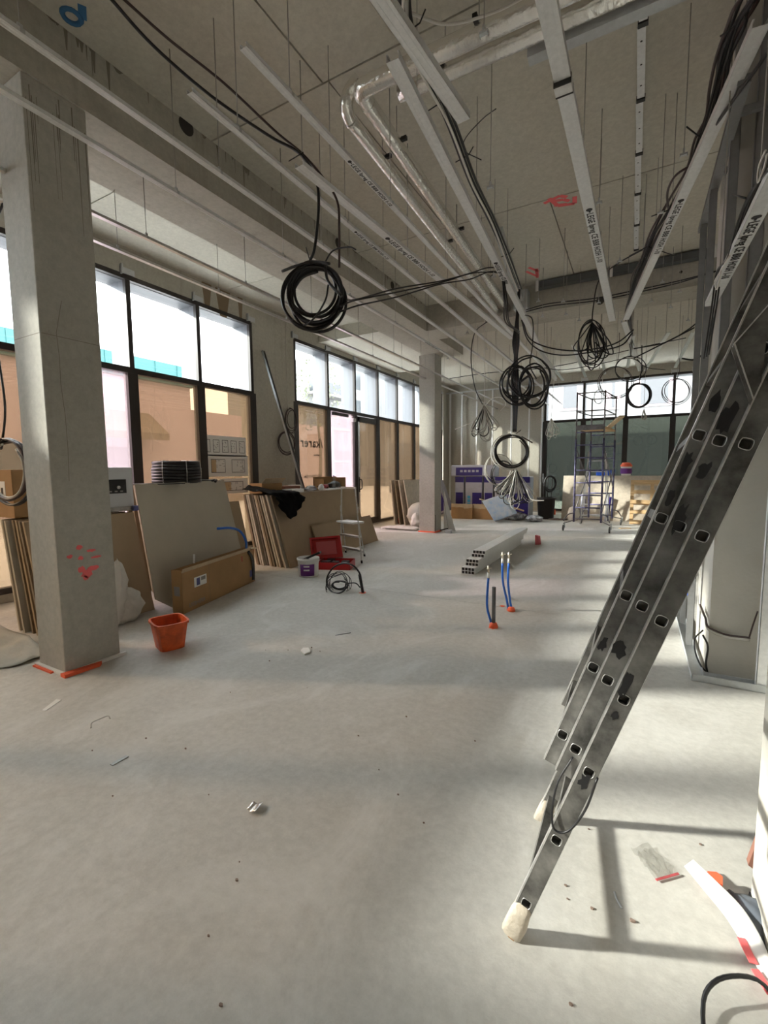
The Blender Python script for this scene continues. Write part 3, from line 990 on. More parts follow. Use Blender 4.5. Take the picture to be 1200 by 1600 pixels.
def pipe(name, pts, r_, label, n=8, clamps=()):
    t = thing(name, pts[0], label, 'pipe', 'foil wrapped pipes under the slab')
    MB().tube(smooth(pts, n), r_, 18).build('foil_jacket', M['foil'], t)
    for c_, dr in clamps:
        c_ = Vector(c_); dr = Vector(dr).normalized()
        sd2 = dr.cross(V(0, 0, 1)).normalized()
        MB().bar(c_ + sd2 * (r_ * 0.75) + V(0, 0, r_ * .5), c_ + sd2 * (r_ * 0.75 + .05) + V(0, 0, r_ * .5), 0.03, 0.03).build('clamp', M['black'], t)
        MB().cyl(c_ + V(0, 0, r_), V(c_.x, c_.y, ZS - 0.003), 0.004, 6).build('clamp_rod', M['rod'], t)
    return t


rp_ = 0.062
pipe('insulated_pipe', [V(1.05, 3.12, ZP), V(0, 3.12, ZP), V(-1.2, 3.11, ZP), V(-1.78, 3.10, ZP), V(-1.89, 3.12, ZP), V(-1.915, 3.22, ZP), V(-1.925, 3.5, ZP), V(-2.0, 5.6, ZP), V(-2.10, 8.296, ZP)], rp_,
     'foil-wrapped pipe that turns a corner and runs to the crossing beam, inner of the pair', clamps=[((-1.93, 3.75, ZP), (0, 1, 0)), ((-1.99, 5.4, ZP), (0, 1, 0)), ((-2.04, 6.9, ZP), (0, 1, 0)), ((-1.0, 3.11, ZP), (1, 0, 0))])
pipe('insulated_pipe', [V(-1.93, 3.15, 4.42), V(-2.02, 3.15, 4.36), V(-2.065, 3.17, ZP), V(-2.085, 3.26, 4.25), V(-2.09, 3.5, 4.25), V(-2.16, 5.6, 4.25), V(-2.24, 8.296, 4.25)], 0.052,
     'slimmer foil-wrapped pipe beside the other one, next to the printed rail', clamps=[((-2.10, 3.8, 4.25), (0, 1, 0)), ((-2.16, 5.5, 4.25), (0, 1, 0))])
pipe('insulated_pipe', [V(1.05, 3.29, ZP), V(0, 3.29, ZP), V(-1.0, 3.285, ZP), V(-1.66, 3.28, ZP)], 0.056,
     'straight foil-wrapped pipe with a capped end behind the wide stud', clamps=[((-1.3, 3.283, ZP), (1, 0, 0))])
MB().box(-0.75, 1.05, 3.37, 3.45, ZP - 0.06, ZP + 0.02).build('cable_tray', M['galv_dull'], label='dull grey steel tray edge beside the straight foil pipe', cat='cable tray')

# ------------------------------------------------------------------ cables
def PP(px, py, o, n):
    """point under a pixel on the plane through o with normal n"""
    o, n = Vector(o), Vector(n)
    d_ = ray(px, py)
    return CAM + d_ * ((o - CAM).dot(n) / d_.dot(n))


def cable(name, pts, r_, m, label, n=6, seg=6, group=None, cat='cable'):
    return MB().tube(smooth(pts, n), r_, seg).build(name, m, label=label, cat=cat, group=group)


def coil_path(c, rx, rz, turns, seed, u=None, v=None, jit=0.10, start=1.57, depth=0.05, drift=0.0):
    rr_ = R(seed)
    u = Vector(u).normalized() if u is not None else Vector((RT.x, RT.y, 0)).normalized()
    v = Vector(v).normalized() if v is not None else V(0, 0, 1)
    w_ = u.cross(v)
    pts = []
    for k in range(turns):
        sc = 1 + rr_.uniform(-jit, jit)
        cx, cz = rr_.uniform(-jit, jit) * rx * 0.8, rr_.uniform(-jit, jit) * rz * 0.8 + (1 - sc) * rz * 0.8
        dd_ = rr_.uniform(-depth, depth)
        for j in range(10):
            a = start + 2 * math.pi * j / 10
            pts.append(Vector(c) + u * (cx + rx * sc * math.cos(a)) + v * (cz + rz * sc * math.sin(a)) + w_ * (dd_ + depth * 0.5 * math.sin(a * 1.3 + k) + drift * k))
    return pts


def bunch_paths(top, n, length, spread, seed, dsp=0.05):
    """long loops hanging from one tie"""
    rr_ = R(seed)
    u = Vector((RT.x, RT.y, 0)).normalized()
    w_ = u.cross(V(0, 0, 1))
    top = Vector(top)
    out = []
    for k in range(n):
        s_ = rr_.uniform(-spread, spread)
        L_ = length * rr_.uniform(0.7, 1.05) * (1 - 0.25 * abs(s_) / max(spread, 1e-6))
        hw = rr_.uniform(0.02, 0.085) * length / 0.4
        dp = rr_.uniform(-dsp, dsp)
        pts = [top, top + u * (s_ * 0.35 - hw * .6) + V(0, 0, -L_ * 0.4) + w_ * dp * .5, top + u * (s_ * 0.9 - hw) + V(0, 0, -L_ * 0.85) + w_ * dp,
               top + u * s_ + V(0, 0, -L_) + w_ * dp, top + u * (s_ * 0.9 + hw) + V(0, 0, -L_ * 0.85) + w_ * dp, top + u * (s_ * 0.35 + hw * .6) + V(0, 0, -L_ * 0.4) + w_ * dp * .5, top + u * 0.004 + V(0, 0, 0.003)]
        out.append(pts)
    return out


# the big black coil under the printed rail
yA = 3.0
cA = P(493, 461, 'y', yA)
t = thing('cable_coil', P(465, 235, 'y', yA), 'big coil of thick black cable hanging near the long beam', 'cable coil')
pts = [P(168, -8, 'z', 4.45), P(240, 72, 'z', 4.4), P(330, 150, 'z', 4.3), P(420, 212, 'z', 4.1), P(466, 238, 'y', yA), P(492, 275, 'y', yA), P(498, 320, 'y', yA), P(492, 385, 'y', yA), P(484, 409, 'y', yA)]
MB().tube(smooth(pts, 7), 0.011, 8).build('feed_cable', M['cable'], t)
pts = [P(186, -8, 'z', 4.5), P(262, 60, 'z', 4.42), P(350, 130, 'z', 4.35), P(430, 205, 'z', 4.15), P(472, 240, 'y', yA + .02), P(505, 278, 'y', yA + .02), P(527, 315, 'y', yA + .02), P(530, 360, 'y', yA + .02), P(530, 418, 'y', yA + .02)]
MB().tube(smooth(pts, 7), 0.009, 8).build('feed_cable', M['brown_cable'], t)
for sd_, rx, rz, tn, rad in [(1, 0.215, 0.225, 4, 0.0115), (2, 0.19, 0.20, 3, 0.012), (3, 0.22, 0.235, 3, 0.008)]:
    MB().tube(smooth(coil_path(cA, rx, rz, tn, sd_, jit=0.16, depth=0.03), 4), rad, 8).build('cable_turns', M['cable'], t)
MB().tube(smooth([P(441, 424, 'y', yA - .05), P(462, 416, 'y', yA - .05), P(490, 409, 'y', yA - .03), P(515, 412, 'y', yA - .02)]), 0.0115, 8).build('loose_end', M['cable'], t)
MB().tube(smooth([P(508, 415, 'y', yA), P(513, 440, 'y', yA - .05), P(534, 463, 'y', yA - .05)]), 0.011, 8).build('loose_end', M['cable'], t)
MB().tube(smooth([P(513, 445, 'y', yA - .05), P(508, 470, 'y', yA - .06), P(490, 498, 'y', yA - .06), P(470, 512, 'y', yA - .03)]), 0.007, 6).build('loose_end', M['cable'], t)
MB().tube(smooth([P(505, 415, 'y', yA), P(520, 392, 'y', yA), P(545, 386, 'y', yA), P(556, 390, 'y', yA)]), 0.006, 6).build('loose_end', M['cable'], t)
for px, py, qx, qy in [(474, 238, 451, 252), (484, 407, 478, 386)]:
    MB().tube([P(px, py, 'y', yA), P(qx, qy, 'y', yA - .02)], 0.004, 5).build('cable_tie', M['black'], t)
MB().cyl(P(472, 240, 'y', yA), P(472, 240, 'y', yA) * 1 + V(0, 0, ZS - P(472, 240, 'y', yA).z - .003), 0.004, 6).build('hanging_wire', M['rod'], t)

# cables swagged from the big coil to the vertical bundle
for k in range(3):
    rk = R(k + 200)
    o = V(0, 0, 0.02 * k)
    cable('swag_cable', [q_ + V(0, rk.uniform(-.03, .03), rk.uniform(-.03, .03)) for q_ in [P(532 + 3 * k, 486 - 4 * k, 'y', 3.05) + o, P(560, 472, 'y', 3.3) + o, P(620, 460 + k, 'y', 3.9) + o, P(690, 445 + 2 * k, 'y', 4.5) + o, P(735, 433 + k, 'y', 4.9) + o, P(765, 425, 'y', 5.15) + o, P(783, 434, 'y', 5.3) + o, P(788 + 2 * k, 470, 'y', 5.35), P(790 + 3 * k, 500, 'y', 5.5), P(812, 520, 'y', 6.0)]],
          0.007, M['cable'], 'black cable swagged between the big coil and the long cable bundle', group='cables swagged from the big coil')

# long bundle carried by the wide stud
bun = thing('cable_bundle', P(630, -20, 'z', 3.78), 'long bundle of black and white cables tied along the wide stud', 'cable bundle')
rr = R(21)
for k in range(6):
    o = V(rr.uniform(-.035, .035), rr.uniform(-.03, .03), rr.uniform(0, .05))
    pts = [P(624 + 3 * k, -25, 'z', 3.72) + o, P(640, 60, 'z', 3.72) + o, P(672, 130, 'z', 3.7) + o, P(704 + k, 200, 'z', 3.7) + o, P(738 + k, 290, 'z', 3.7) + o, P(768 + k, 350, 'z', 3.7) + o, P(795, 410, 'z', 3.7) + o, P(812, 455, 'z', 3.7) + o]
    MB().tube(smooth(pts, 6), 0.009 if k < 5 else 0.008, 7).build('cable', M['cable'] if k < 4 else M['white_cable'], bun)
for px, py in [(642, 50), (678, 170), (722, 250), (790, 400)]:
    c = P(px, py, 'z', 3.72)
    MB().tube([c + V(-.05, 0, 0), c + V(.05, 0.0, 0.02), c + V(.09, -.02, .05)], 0.004, 5).build('cable_tie', M['black'], bun)
MB().tube(smooth([P(752, 250, 'y', 4.0), P(725, 235, 'y', 4.0), P(728, 215, 'y', 3.9), P(755, 185, 'y', 3.8), P(775, 170, 'y', 3.7)]), 0.004, 6).build('loose_end', M['cable'], bun)
MB().tube(smooth([P(640, 20, 'z', 3.75), P(700, 38, 'z', 4.0), P(770, 20, 'z', 4.1), P(830, -10, 'z', 4.2)]), 0.008, 6).build('loose_end', M['white_cable'], bun)

# drop from the bundle: pair of black coils, ring, knot of loops
yB = 6.6
dropt = thing('hanging_cable_drop', P(808, 488, 'y', yB), 'cluster of coiled cables hanging in a column from the long bundle', 'cable coil')
for k in range(7):
    o = 5 * (k - 3) / 3
    rr_ = R(k + 40)
    pts = [P(811 + o * .3, 452, 'y', yB), P(808 + o * .4, 500, 'y', yB), P(806 + o, 535, 'y', yB - .02 * k), P(806 + o * .5, 560, 'y', yB), P(805 + o * 1.1, 600, 'y', yB + .03), P(805 + o * .6, 645, 'y', yB), P(804 + o * .5, 675, 'y', yB)]
    MB().tube(smooth(pts, 5), 0.008, 6).build('cable', M['cable'] if k != 4 else M['brown_cable'], dropt)
for sd_, (px, py), rx, rz, tn, mm in [(51, (806, 600), 0.21, 0.24, 3, 'cable'), (52, (836, 600), 0.17, 0.25, 4, 'cable'), (53, (826, 588), 0.25, 0.25, 2, 'cable'), (54, (812, 600), 0.14, 0.22, 3, 'cable')]:
    MB().tube(smooth(coil_path(P(px, py, 'y', yB), rx, rz, tn, sd_, jit=0.16, depth=0.06), 4), 0.011, 7).build('cable_turns', M[mm], dropt)
MB().tube(smooth([P(813, 597, 'y', yB - .1), P(822, 590, 'y', yB - .1), P(830, 585, 'y', yB - .1)]), 0.016, 7).build('cable_end', M['cable'], dropt)
MB().tube(smooth([P(818, 491, 'y', yB), P(832, 500, 'y', yB), P(832, 540, 'y', yB), P(828, 570, 'y', yB), P(838, 592, 'y', yB)]), 0.008, 6).build('cable', M['cable'], dropt)
ring = thing('cable_ring', P(800, 673, 'y', yB), 'neat ring of brown and white cable hanging above a tangle of loops', 'cable coil')
for sd_, mm, rr2 in [(61, 'brown_cable', 1.0), (62, 'white_cable', 1.03), (63, 'brown_cable', 0.93), (64, 'cable', 0.97)]:
    MB().tube(smooth(coil_path(P(798, 706, 'y', yB), 0.245 * rr2, 0.235 * rr2, 2, sd_, jit=0.07, depth=0.03), 4), 0.0085, 7).build('cable_turns', M[mm], ring)
MB().tube([P(806, 678, 'y', yB), P(814, 672, 'y', yB - .05)], 0.005, 5).build('cable_tie', M['black'], ring)
MB().tube(smooth([P(815, 682, 'y', yB - .04), P(832, 692, 'y', yB - .04)]), 0.009, 6).build('loose_end', M['brown_cable'], ring)
kn = thing('cable_tangle', P(804, 733, 'y', yB), 'tangle of black and white cable loops tied under the brown ring', 'cable coil')
k = 0
for pts in bunch_paths(P(806, 733, 'y', yB), 22, 0.56, 0.28, 71, 0.10):
    MB().tube(smooth(pts, 5), 0.006, 6).build('cable_loop', M['white_cable' if k % 4 == 0 else 'grey_cable' if k % 4 == 2 else 'cable'], kn)
    k += 1
MB().tube(smooth(coil_path(P(779, 735, 'y', yB), 0.20, 0.22, 3, 72, jit=0.12), 4), 0.006, 6).build('cable_turns', M['grey_cable'], kn)
MB().tube(smooth(coil_path(P(786, 742, 'y', yB), 0.16, 0.20, 2, 73, jit=0.14), 4), 0.008, 6).build('cable_turns', M['cable'], kn)
MB().tube(smooth([P(823, 765, 'y', yB), P(828, 778, 'y', yB), P(836, 782, 'y', yB), P(850, 782, 'y', yB)]), 0.008, 6).build('loose_end', M['white_cable'], kn)

# pale bunch left of it, hung from a white cord
yE = 7.2
tE = P(756, 634, 'y', yE)
be = thing('cable_bunch', tE, 'bunch of grey cable loops hung from a white cord before the stud wall', 'cable coil')
k = 0
for pts in bunch_paths(tE, 12, 0.56, 0.28, 81):
    MB().tube(smooth(pts, 5), 0.008, 6).build('cable_loop', M['grey_cable' if k % 3 else 'cable'], be)
    k += 1
MB().tube(smooth([P(757, 634, 'y', yE), P(745, 655, 'y', yE), P(725, 665, 'y', yE), P(711, 671, 'y', yE)]), 0.007, 6).build('loose_end', M['white_cable'], be)
MB().tube(smooth([P(758, 634, 'y', yE), P(770, 622, 'y', yE), P(785, 622, 'y', yE), P(790, 632, 'y', yE), P(782, 642, 'y', yE)]), 0.006, 6).build('loose_end', M['white_cable'], be)
MB().tube([P(757, 500, 'y', yE), P(757, 634, 'y', yE)], 0.005, 6).build('cord', M['white_cable'], be)
MB().tube(smooth([P(762, 502, 'y', yE - .2), P(742, 520, 'y', yE), P(736, 560, 'y', yE), P(742, 605, 'y', yE), P(754, 632, 'y', yE)]), 0.008, 6).build('feed_cable', M['cable'], be)

# black skein beyond the crossing beam
yF = 7.0
tF = P(925, 504, 'y', yF)
bf = thing('cable_skein', tF, 'loose black cable skein hanging under the crossing beam', 'cable coil')
for k, pts in enumerate(bunch_paths(tF, 7, 0.62, 0.17, 91, 0.06)):
    MB().tube(smooth(pts, 5), 0.008, 6).build('cable_loop', M['cable'], bf)
MB().tube(smooth(coil_path(P(922, 538, 'y', yF), 0.17, 0.29, 3, 92, jit=0.16), 4), 0.008, 6).build('cable_turns', M['cable'], bf)
MB().tube(smooth([tF, P(950, 530, 'y', yF), P(958, 552, 'y', yF), P(945, 550, 'y', yF), P(930, 535, 'y', yF)]), 0.009, 6).build('cable_loop', M['cable'], bf)
MB().tube(smooth([P(1008, 388, 'y', yF - .6), P(960, 415, 'y', yF - .3), P(935, 440, 'y', yF), P(927, 480, 'y', yF), tF]), 0.008, 6).build('feed_cable', M['cable'], bf)

# rings before the far glazing
yG = 9.0


def far_ring(px, py, rx, rz, tn, seed, mm, rad, label, up, yy=yG):
    c = P(px, py, 'y', yy)
    t_ = thing('cable_ring', P(px, py - 5, 'y', yy), label, 'cable coil')
    MB().tube(smooth(coil_path(c, rx, rz, tn, seed, jit=0.07, depth=0.03), 4), rad, 6).build('cable_turns', M[mm], t_)
    MB().tube([V(c.x, yy, 4.348 if yy > 8.95 else 4.148), c + V(0, 0, rz)], 0.003, 5).build('hanging_wire', M['rod'], t_)
    if up:
        MB().tube(smooth([P(up[0], up[1], 'y', yy - .3), P((up[0] + px) / 2 + 2, (up[1] + py) / 2 - 6, 'y', yy), c + V(0, 0, rz)]), rad * 0.8, 6).build('feed_cable', M[mm], t_)
    return t_


far_ring(998, 618, 0.20, 0.20, 5, 101, 'cable', 0.010, 'tight black cable ring before the far glazing', (1003, 540))
far_ring(962, 598, 0.30, 0.27, 3, 102, 'brown_cable', 0.006, 'wide thin brown cable ring beside the tight black one', (968, 520))
far_ring(985, 576, 0.24, 0.20, 2, 103, 'cable', 0.008, 'black cable loop slung under the angled stud', (978, 510))
far_ring(1057, 611, 0.22, 0.20, 3, 104, 'brown_cable', 0.006, 'thin brown cable ring next to the stud partition', (1062, 560))
far_ring(935, 620, 0.07, 0.12, 2, 105, 'grey_cable', 0.005, 'small pale wire loop above the scaffold guard rail', (942, 590))
t = thing('cable_bunch', P(861, 654, 'y', 10.5), 'small bunch of white cable loops hung beside the far glazing', 'cable coil')
for k, pts in enumerate(bunch_paths(P(861, 654, 'y', 10.5), 8, 0.52, 0.15, 111)):
    MB().tube(smooth(pts, 5), 0.006, 6).build('cable_loop', M['white_cable'], t)
MB().tube([V(P(868, 590, 'y', 10.5).x, 10.5, 4.348), P(866, 590, 'y', 10.5), P(861, 654, 'y', 10.5)], 0.005, 5).build('cord', M['white_cable'], t)
t = thing('cable_bunch', P(1006, 643, 'y', 9.4), 'tiny bunch of pale wires under the tight black ring', 'cable coil')
MB().tube([V(P(1006, 640, 'y', 9.4).x, 9.4, 4.348), P(1006, 640, 'y', 9.4)], .003, 5).build('hanging_wire', M['rod'], t)
for k, pts in enumerate(bunch_paths(P(1006, 640, 'y', 9.4), 4, 0.2, 0.08, 112)):
    MB().tube(smooth(pts, 5), 0.005, 5).build('cable_loop', M['grey_cable'], t)
# swags beyond and below the crossing beam
swags = [([(817, 500), (826, 527), (850, 541), (890, 548), (930, 545), (965, 535), (990, 515)], 7.3, 0.010), ([(815, 500), (824, 530), (845, 548), (880, 555), (925, 550), (970, 540), (988, 520)], 7.35, 0.010),
         ([(700, 592), (760, 583), (850, 575), (920, 562), (1000, 543), (1072, 528)], 11.0, 0.008), ([(990, 560), (1030, 540), (1060, 525), (1085, 512)], 7.0, 0.009),
         ([(990, 545), (1040, 535), (1075, 515), (1088, 505)], 7.1, 0.008), ([(850, 575), (880, 578), (930, 570), (985, 560), (1010, 574), (1040, 578)], 9.0, 0.006),
         ([(1065, 560), (1085, 562), (1100, 550), (1110, 520), (1118, 480)], 5.6, 0.009)]
for i, (pl_, yy, rad) in enumerate(swags):
    cable('swag_cable', [P(a, b, 'y', yy) for a, b in pl_], rad, M['cable'], 'black cable sagging between the studs beyond the crossing beam', group='cables sagging beyond the crossing beam')
for k in range(2):
    cable('beam_cable', [P(822, 487 - 3 * k, 'y', 8.1), P(860, 478 - 4 * k, 'y', 8.1), P(930, 470 - 4 * k, 'y', 8.1), P(1000, 456 - 4 * k, 'y', 8.1), P(1060, 442 - 3 * k, 'y', 8.1), P(1118, 424, 'y', 7.5)], 0.009, M['cable'], 'black cable stretched along the face of the crossing beam', group='cables along the crossing beam')

# dark bundle and loose cables on the partition side
bun = thing('cable_bundle', P(1180, 0, 'z', 3.8), 'thick bundle of dark cables hanging beside the slanting stud', 'cable bundle')
rr = R(31)
base = [(1198, -40), (1165, 10), (1145, 45), (1130, 90), (1120, 140), (1108, 185), (1096, 220), (1078, 265), (1050, 318), (1022, 365), (1006, 405), (994, 432), (986, 462), (982, 490), (984, 520)]
for k in range(8):
    o = V(rr.uniform(-.03, .03), rr.uniform(-.04, .04), rr.uniform(-.03, .03))
    MB().tube(smooth([P(a, b, 'z', 3.78) + o * (0.5 + abs(math.sin(i * 1.3 + k))) for i, (a, b) in enumerate(base)], 5), 0.009, 7).build('cable', M['cable' if k % 3 else 'brown_cable'], bun)
for px, py, qx, qy in [(1148, 42, 1125, 57), (1097, 217, 1073, 198), (1045, 328, 1018, 338), (1012, 385, 983, 400), (1012, 385, 1055, 400)]:
    MB().tube([P(px, py, 'z', 3.75), P(qx, qy, 'z', 3.75)], 0.005, 5).build('cable_tie', M['black'], bun)
MB().tube(smooth([P(1080, 258, 'z', 3.72), P(1055, 275, 'z', 3.7), P(1043, 300, 'z', 3.7), P(1044, 325, 'z', 3.7)]), 0.009, 6).build('loose_loop', M['brown_cable'], bun)
MB().tube(smooth([P(1215, 60, 'z', 3.55), P(1180, 110, 'z', 3.55), P(1150, 150, 'z', 3.56), P(1115, 200, 'z', 3.62), P(1098, 225, 'z', 3.7)]), 0.010, 6).build('loose_cable', M['cable'], bun)
t = thing('cable_bundle', P(1200, 270, 'x', 0.345), 'dark cable with twisted white wires tied to the partition studs', 'cable bundle')
for k in range(3):
    o = V(0.012 * k, 0, 0.01 * k)
    MB().tube(smooth([P(1215, 250, 'x', .345) + o, P(1185, 285, 'x', .345) + o, P(1168, 310, 'x', .345) + o, P(1152, 350, 'x', .345) + o, P(1136, 405, 'x', .345) + o, P(1120, 425, 'x', .345) + o, P(1112, 480, 'x', .345) + o, P(1100, 560, 'x', .345) + o], 6), 0.005, 6).build('cable', M['cable'], t)
MB().tube(smooth([P(1196, 235, 'x', .34), P(1186, 260, 'x', .34), P(1184, 285, 'x', .34), P(1194, 262, 'x', .34), P(1199, 240, 'x', .34)]), 0.0035, 6).build('white_wire', M['white_cable'], t)
MB().tube(smooth([P(1140, 400, 'x', .34), P(1125, 425, 'x', .34), P(1117, 440, 'x', .34), P(1120, 452, 'x', .34), P(1125, 435, 'x', .34), P(1127, 420, 'x', .34)]), 0.004, 6).build('white_wire', M['white_cable'], t)
MB().tube([P(1166, 310, 'x', .34), P(1145, 304, 'x', .34)], 0.004, 5).build('cable_tie', M['black'], t)
# electrical wiring at the foot of the partition
t = thing('wiring_loom', P(1100, 985, 'y', 4.0), 'grey conduits and wires looped between the studs before the pale pier', 'cable')
for k in range(3):
    MB().tube(smooth([P(1094, 945 + 3 * k, 'y', 4.2), P(1102, 965, 'y', 4.0), P(1107, 980 + 2 * k, 'y', 3.93), P(1135, 992 + 2 * k, 'y', 3.92), P(1172, 997 + 2 * k, 'y', 3.86)]), 0.008, 7).build('conduit', M['grey_cable' if k else 'brown_cable'], t)
MB().tube(smooth([P(1184, 955, 'y', 3.84), P(1176, 978, 'y', 3.84), P(1171, 995, 'y', 3.84)]), 0.005, 6).build('wire', M['brown_cable'], t)
MB().tube(smooth([P(1098, 985, 'y', 4.0), P(1085, 1000, 'y', 4.1), P(1090, 1030, 'y', 4.0), P(1108, 1052, 'y', 3.9), P(1150, 1060, 'y', 3.86), P(1168, 1064, 'y', 3.85)]), 0.006, 6).build('wire', M['cable'], t)
MB().tube(smooth([P(1098, 992, 'y', 3.9), P(1106, 1010, 'y', 3.9), P(1103, 1035, 'y', 3.9), P(1105, 1050, 'y', 3.9)]), 0.007, 6).build('wire', M['black'], t)
MB().tube(smooth([P(1076, 922, 'y', 4.6), P(1079, 932, 'y', 4.6), P(1081, 940, 'y', 4.6)]), 0.02, 8).build('junction_box', M['bluebox'], t)

# coils on the wall between the two windows
t = thing('cable_coil', P(452, 645, 'x', XW + 0.08), 'two small coils of grey-brown cable hung on the wall between the windows', 'cable coil')
for (px, py), rx, rz, sd_ in [((455, 657), 0.12, 0.22, 121), ((447, 690), 0.17, 0.20, 122)]:
    MB().tube(smooth(coil_path(P(px, py, 'x', XW + 0.08), rx, rz, 4, sd_, u=(0.35, 1, 0), jit=0.2, depth=0.03), 4), 0.008, 6).build('cable_turns', M['brown_cable'], t)
MB().tube(smooth([P(446, 488, 'x', XW + .03), P(447, 560, 'x', XW + .03), P(449, 620, 'x', XW + .05), P(452, 645, 'x', XW + .08)]), 0.006, 6).build('feed_cable', M['grey_cable'], t)
# coil beside the painted pillar
c = P(14, 738, 'y', 1.9)
t = thing('cable_coil', c, 'dark cable coil hanging behind the painted pillar', 'cable coil')
for sd_, q, mm in [(131, 1.0, 'cable'), (132, 0.93, 'brown_cable'), (133, 0.80, 'grey_cable')]:
    MB().tube(smooth(coil_path(c, 0.30 * q, 0.29 * q, 3 if q > .85 else 1, sd_, u=(1, 0.2, 0), jit=0.09, depth=0.03), 4), 0.010, 7).build('cable_turns', M[mm], t)
MB().tube(smooth([V(-4.41, 1.85, 3.6), P(-25, 400, 'y', 1.9), P(-2, 560, 'y', 1.9), P(8, 640, 'y', 1.9), P(2, 700, 'y', 1.9), c + V(-.05, 0, .29)]), 0.009, 6).build('feed_cable', M['cable'], t)

# ------------------------------------------------------------------ marks on the concrete
def blob(mb, c, u, v, a, b, seed, n, nv=14, th=0.0012):
    rr_ = R(seed)
    mb.prism([Vector(c) + Vector(u) * (a * rr_.uniform(.6, 1.1) * math.cos(2 * math.pi * k / nv)) + Vector(v) * (b * rr_.uniform(.6, 1.1) * math.sin(2 * math.pi * k / nv)) for k in range(nv)], Vector(n) * th)


fx = -3.66
for i, (px, py, a, b) in enumerate([(124, 855, .025, .02), (109, 870, .025, .017), (126, 872, .02, .02), (128, 890, .03, .03), (136, 896, .05, .035), (145, 888, .05, .025), (134, 903, .022, .02), (150, 870, .05, .012), (142, 860, .05, .012)]):
    m_ = MB()
    blob(m_, P(px, py, 'x', fx), (0, 1, 0), (0, 0, 1), a, b, i, (1, 0, 0))
    m_.build('paint_mark', M['pinkpaint'], pn)
rr = R(77)
for k in range(16):
    y = 1.70 + 0.39 * rr.random()
    h = rr.uniform(0.12, 0.75)
    w_ = rr.uniform(0.0015, 0.0045)
    z1 = 4.12 - rr.uniform(0, .15)
    MB().prism([V(fx, y - w_, z1), V(fx, y + w_, z1), V(fx, y + w_ * .4, z1 - h), V(fx, y - w_ * .4, z1 - h)], (0.0008, 0, 0)).build('water_run', mat('water_run', (0.21, 0.19, 0.155), 0.9) if k == 0 else bpy.data.materials['water_run'], pn)
WR = bpy.data.materials['water_run']
crack = [P(96, 470, 'x', fx), P(88, 520, 'x', fx), P(93, 560, 'x', fx), P(95, 600, 'x', fx), P(102, 650, 'x', fx), P(106, 700, 'x', fx), P(108, 752, 'x', fx)]
for a, b in zip(crack[:-1], crack[1:]):
    MB().bar(a, b, 0.0035, 0.001, up=(1, 0, 0)).build('hairline_crack', WR, pn)
MB().bar(V(fx, 1.70, 2.47), V(fx, 2.09, 2.47), 0.001, 0.004).build('formwork_joint', WR, pn)
MB().bar(V(-4.03, 1.6895, 2.47), V(-3.67, 1.6895, 2.47), 0.001, 0.004).build('formwork_joint', WR, pn)
# stains along the top of the long beam
for k in range(60):
    y = 1.9 + rr.random() ** 1.3 * 6.2
    h = rr.random() ** 2 * 0.20 + .015
    w_ = rr.uniform(0.004, 0.016) if h > .06 else rr.uniform(.01, .05)
    MB().prism([V(-3.65, y - w_, ZS - .002), V(-3.65, y + w_, ZS - .002), V(-3.65, y + w_ * .3, ZS - h), V(-3.65, y - w_ * .3, ZS - h)], (0.0008, 0, 0)).build('water_run', WR, bpy.data.objects['trim_beam_long'])
# rust stain on the window wall
for px, w_, h in [(320, .10, .40), (345, .16, .45), (372, .06, .40)]:
    c = P(px, 380, 'x', XW)
    MB().prism([V(XW, c.y - w_, 4.6), V(XW, c.y + w_, 4.6), V(XW, c.y + w_ * .4, 4.6 - h), V(XW, c.y - w_ * .5, 4.6 - h)], (0.0008, 0, 0)).build('rust_stain', mat('rust_stain', (0.20, 0.145, 0.09), 0.9), bpy.data.objects['wall_left'])
# spray marks on the slab
sprays = [((850, 318), (875, 306), (886, 308)), ((858, 310), (872, 322), (898, 318), (898, 307)), ((866, 314), (880, 312), (890, 314)), ((866, 321), (885, 319))]
for st in sprays:
    for a, b in zip(st[:-1], st[1:]):
        MB().bar(P(*a, 'z', ZS - .001), P(*b, 'z', ZS - .001), 0.05, 0.001).build('spray_mark', M['pinkpaint'], ceil)
for st in [((822, 424), (840, 432)), ((826, 418), (842, 424)), ((838, 420), (840, 434))]:
    for a, b in zip(st[:-1], st[1:]):
        MB().bar(P(*a, 'z', ZS - .001), P(*b, 'z', ZS - .001), 0.05, 0.001).build('spray_mark', M['pinkpaint'], ceil)
cc = P(112, 25, 'z', ZS - .001)
MB().tube([cc + V(.055 * math.cos(t), .055 * math.sin(t), 0) for t in [k * .45 for k in range(14)]], 0.018, 6, closed=True).build('spray_mark', mat('blue_spray', (0.04, 0.14, 0.30), 0.8), ceil)
MB().bar(cc + V(.04, .05, 0), P(128, 8, 'z', ZS - .001), 0.05, 0.002).build('spray_mark', bpy.data.materials['blue_spray'], ceil)
# foot of the pillars: foam strip and orange paint
f = MB().box(-4.06, -3.64, 1.665, 1.69, 0, .02).box(-3.66, -3.635, 1.665, 2.14, 0, .022)
f.build('foam_strip', M['paper'], pn)
MB().prism([V(-3.66, 1.655, 0.0), V(-3.60, 1.655, 0), V(-3.585, 1.90, 0), V(-3.62, 1.93, 0)], (0, 0, .026)).build('orange_edge', M['orange'], pn)
MB().box(-4.05, -3.78, 1.645, 1.665, 0, .012).build('orange_edge', M['orange'], pn)
MB().box(-4.58, -4.14, 9.92, 9.95, 0, .03).build('red_edge', M['orange'], pf)
MB().box(-4.16, -4.13, 9.92, 10.3, 0, .03).build('red_edge', M['orange'], pf)
MB().box(-4.16, -4.155, 9.98, 10.0, 0.02, .42).build('dark_slot', M['gap'], pf)
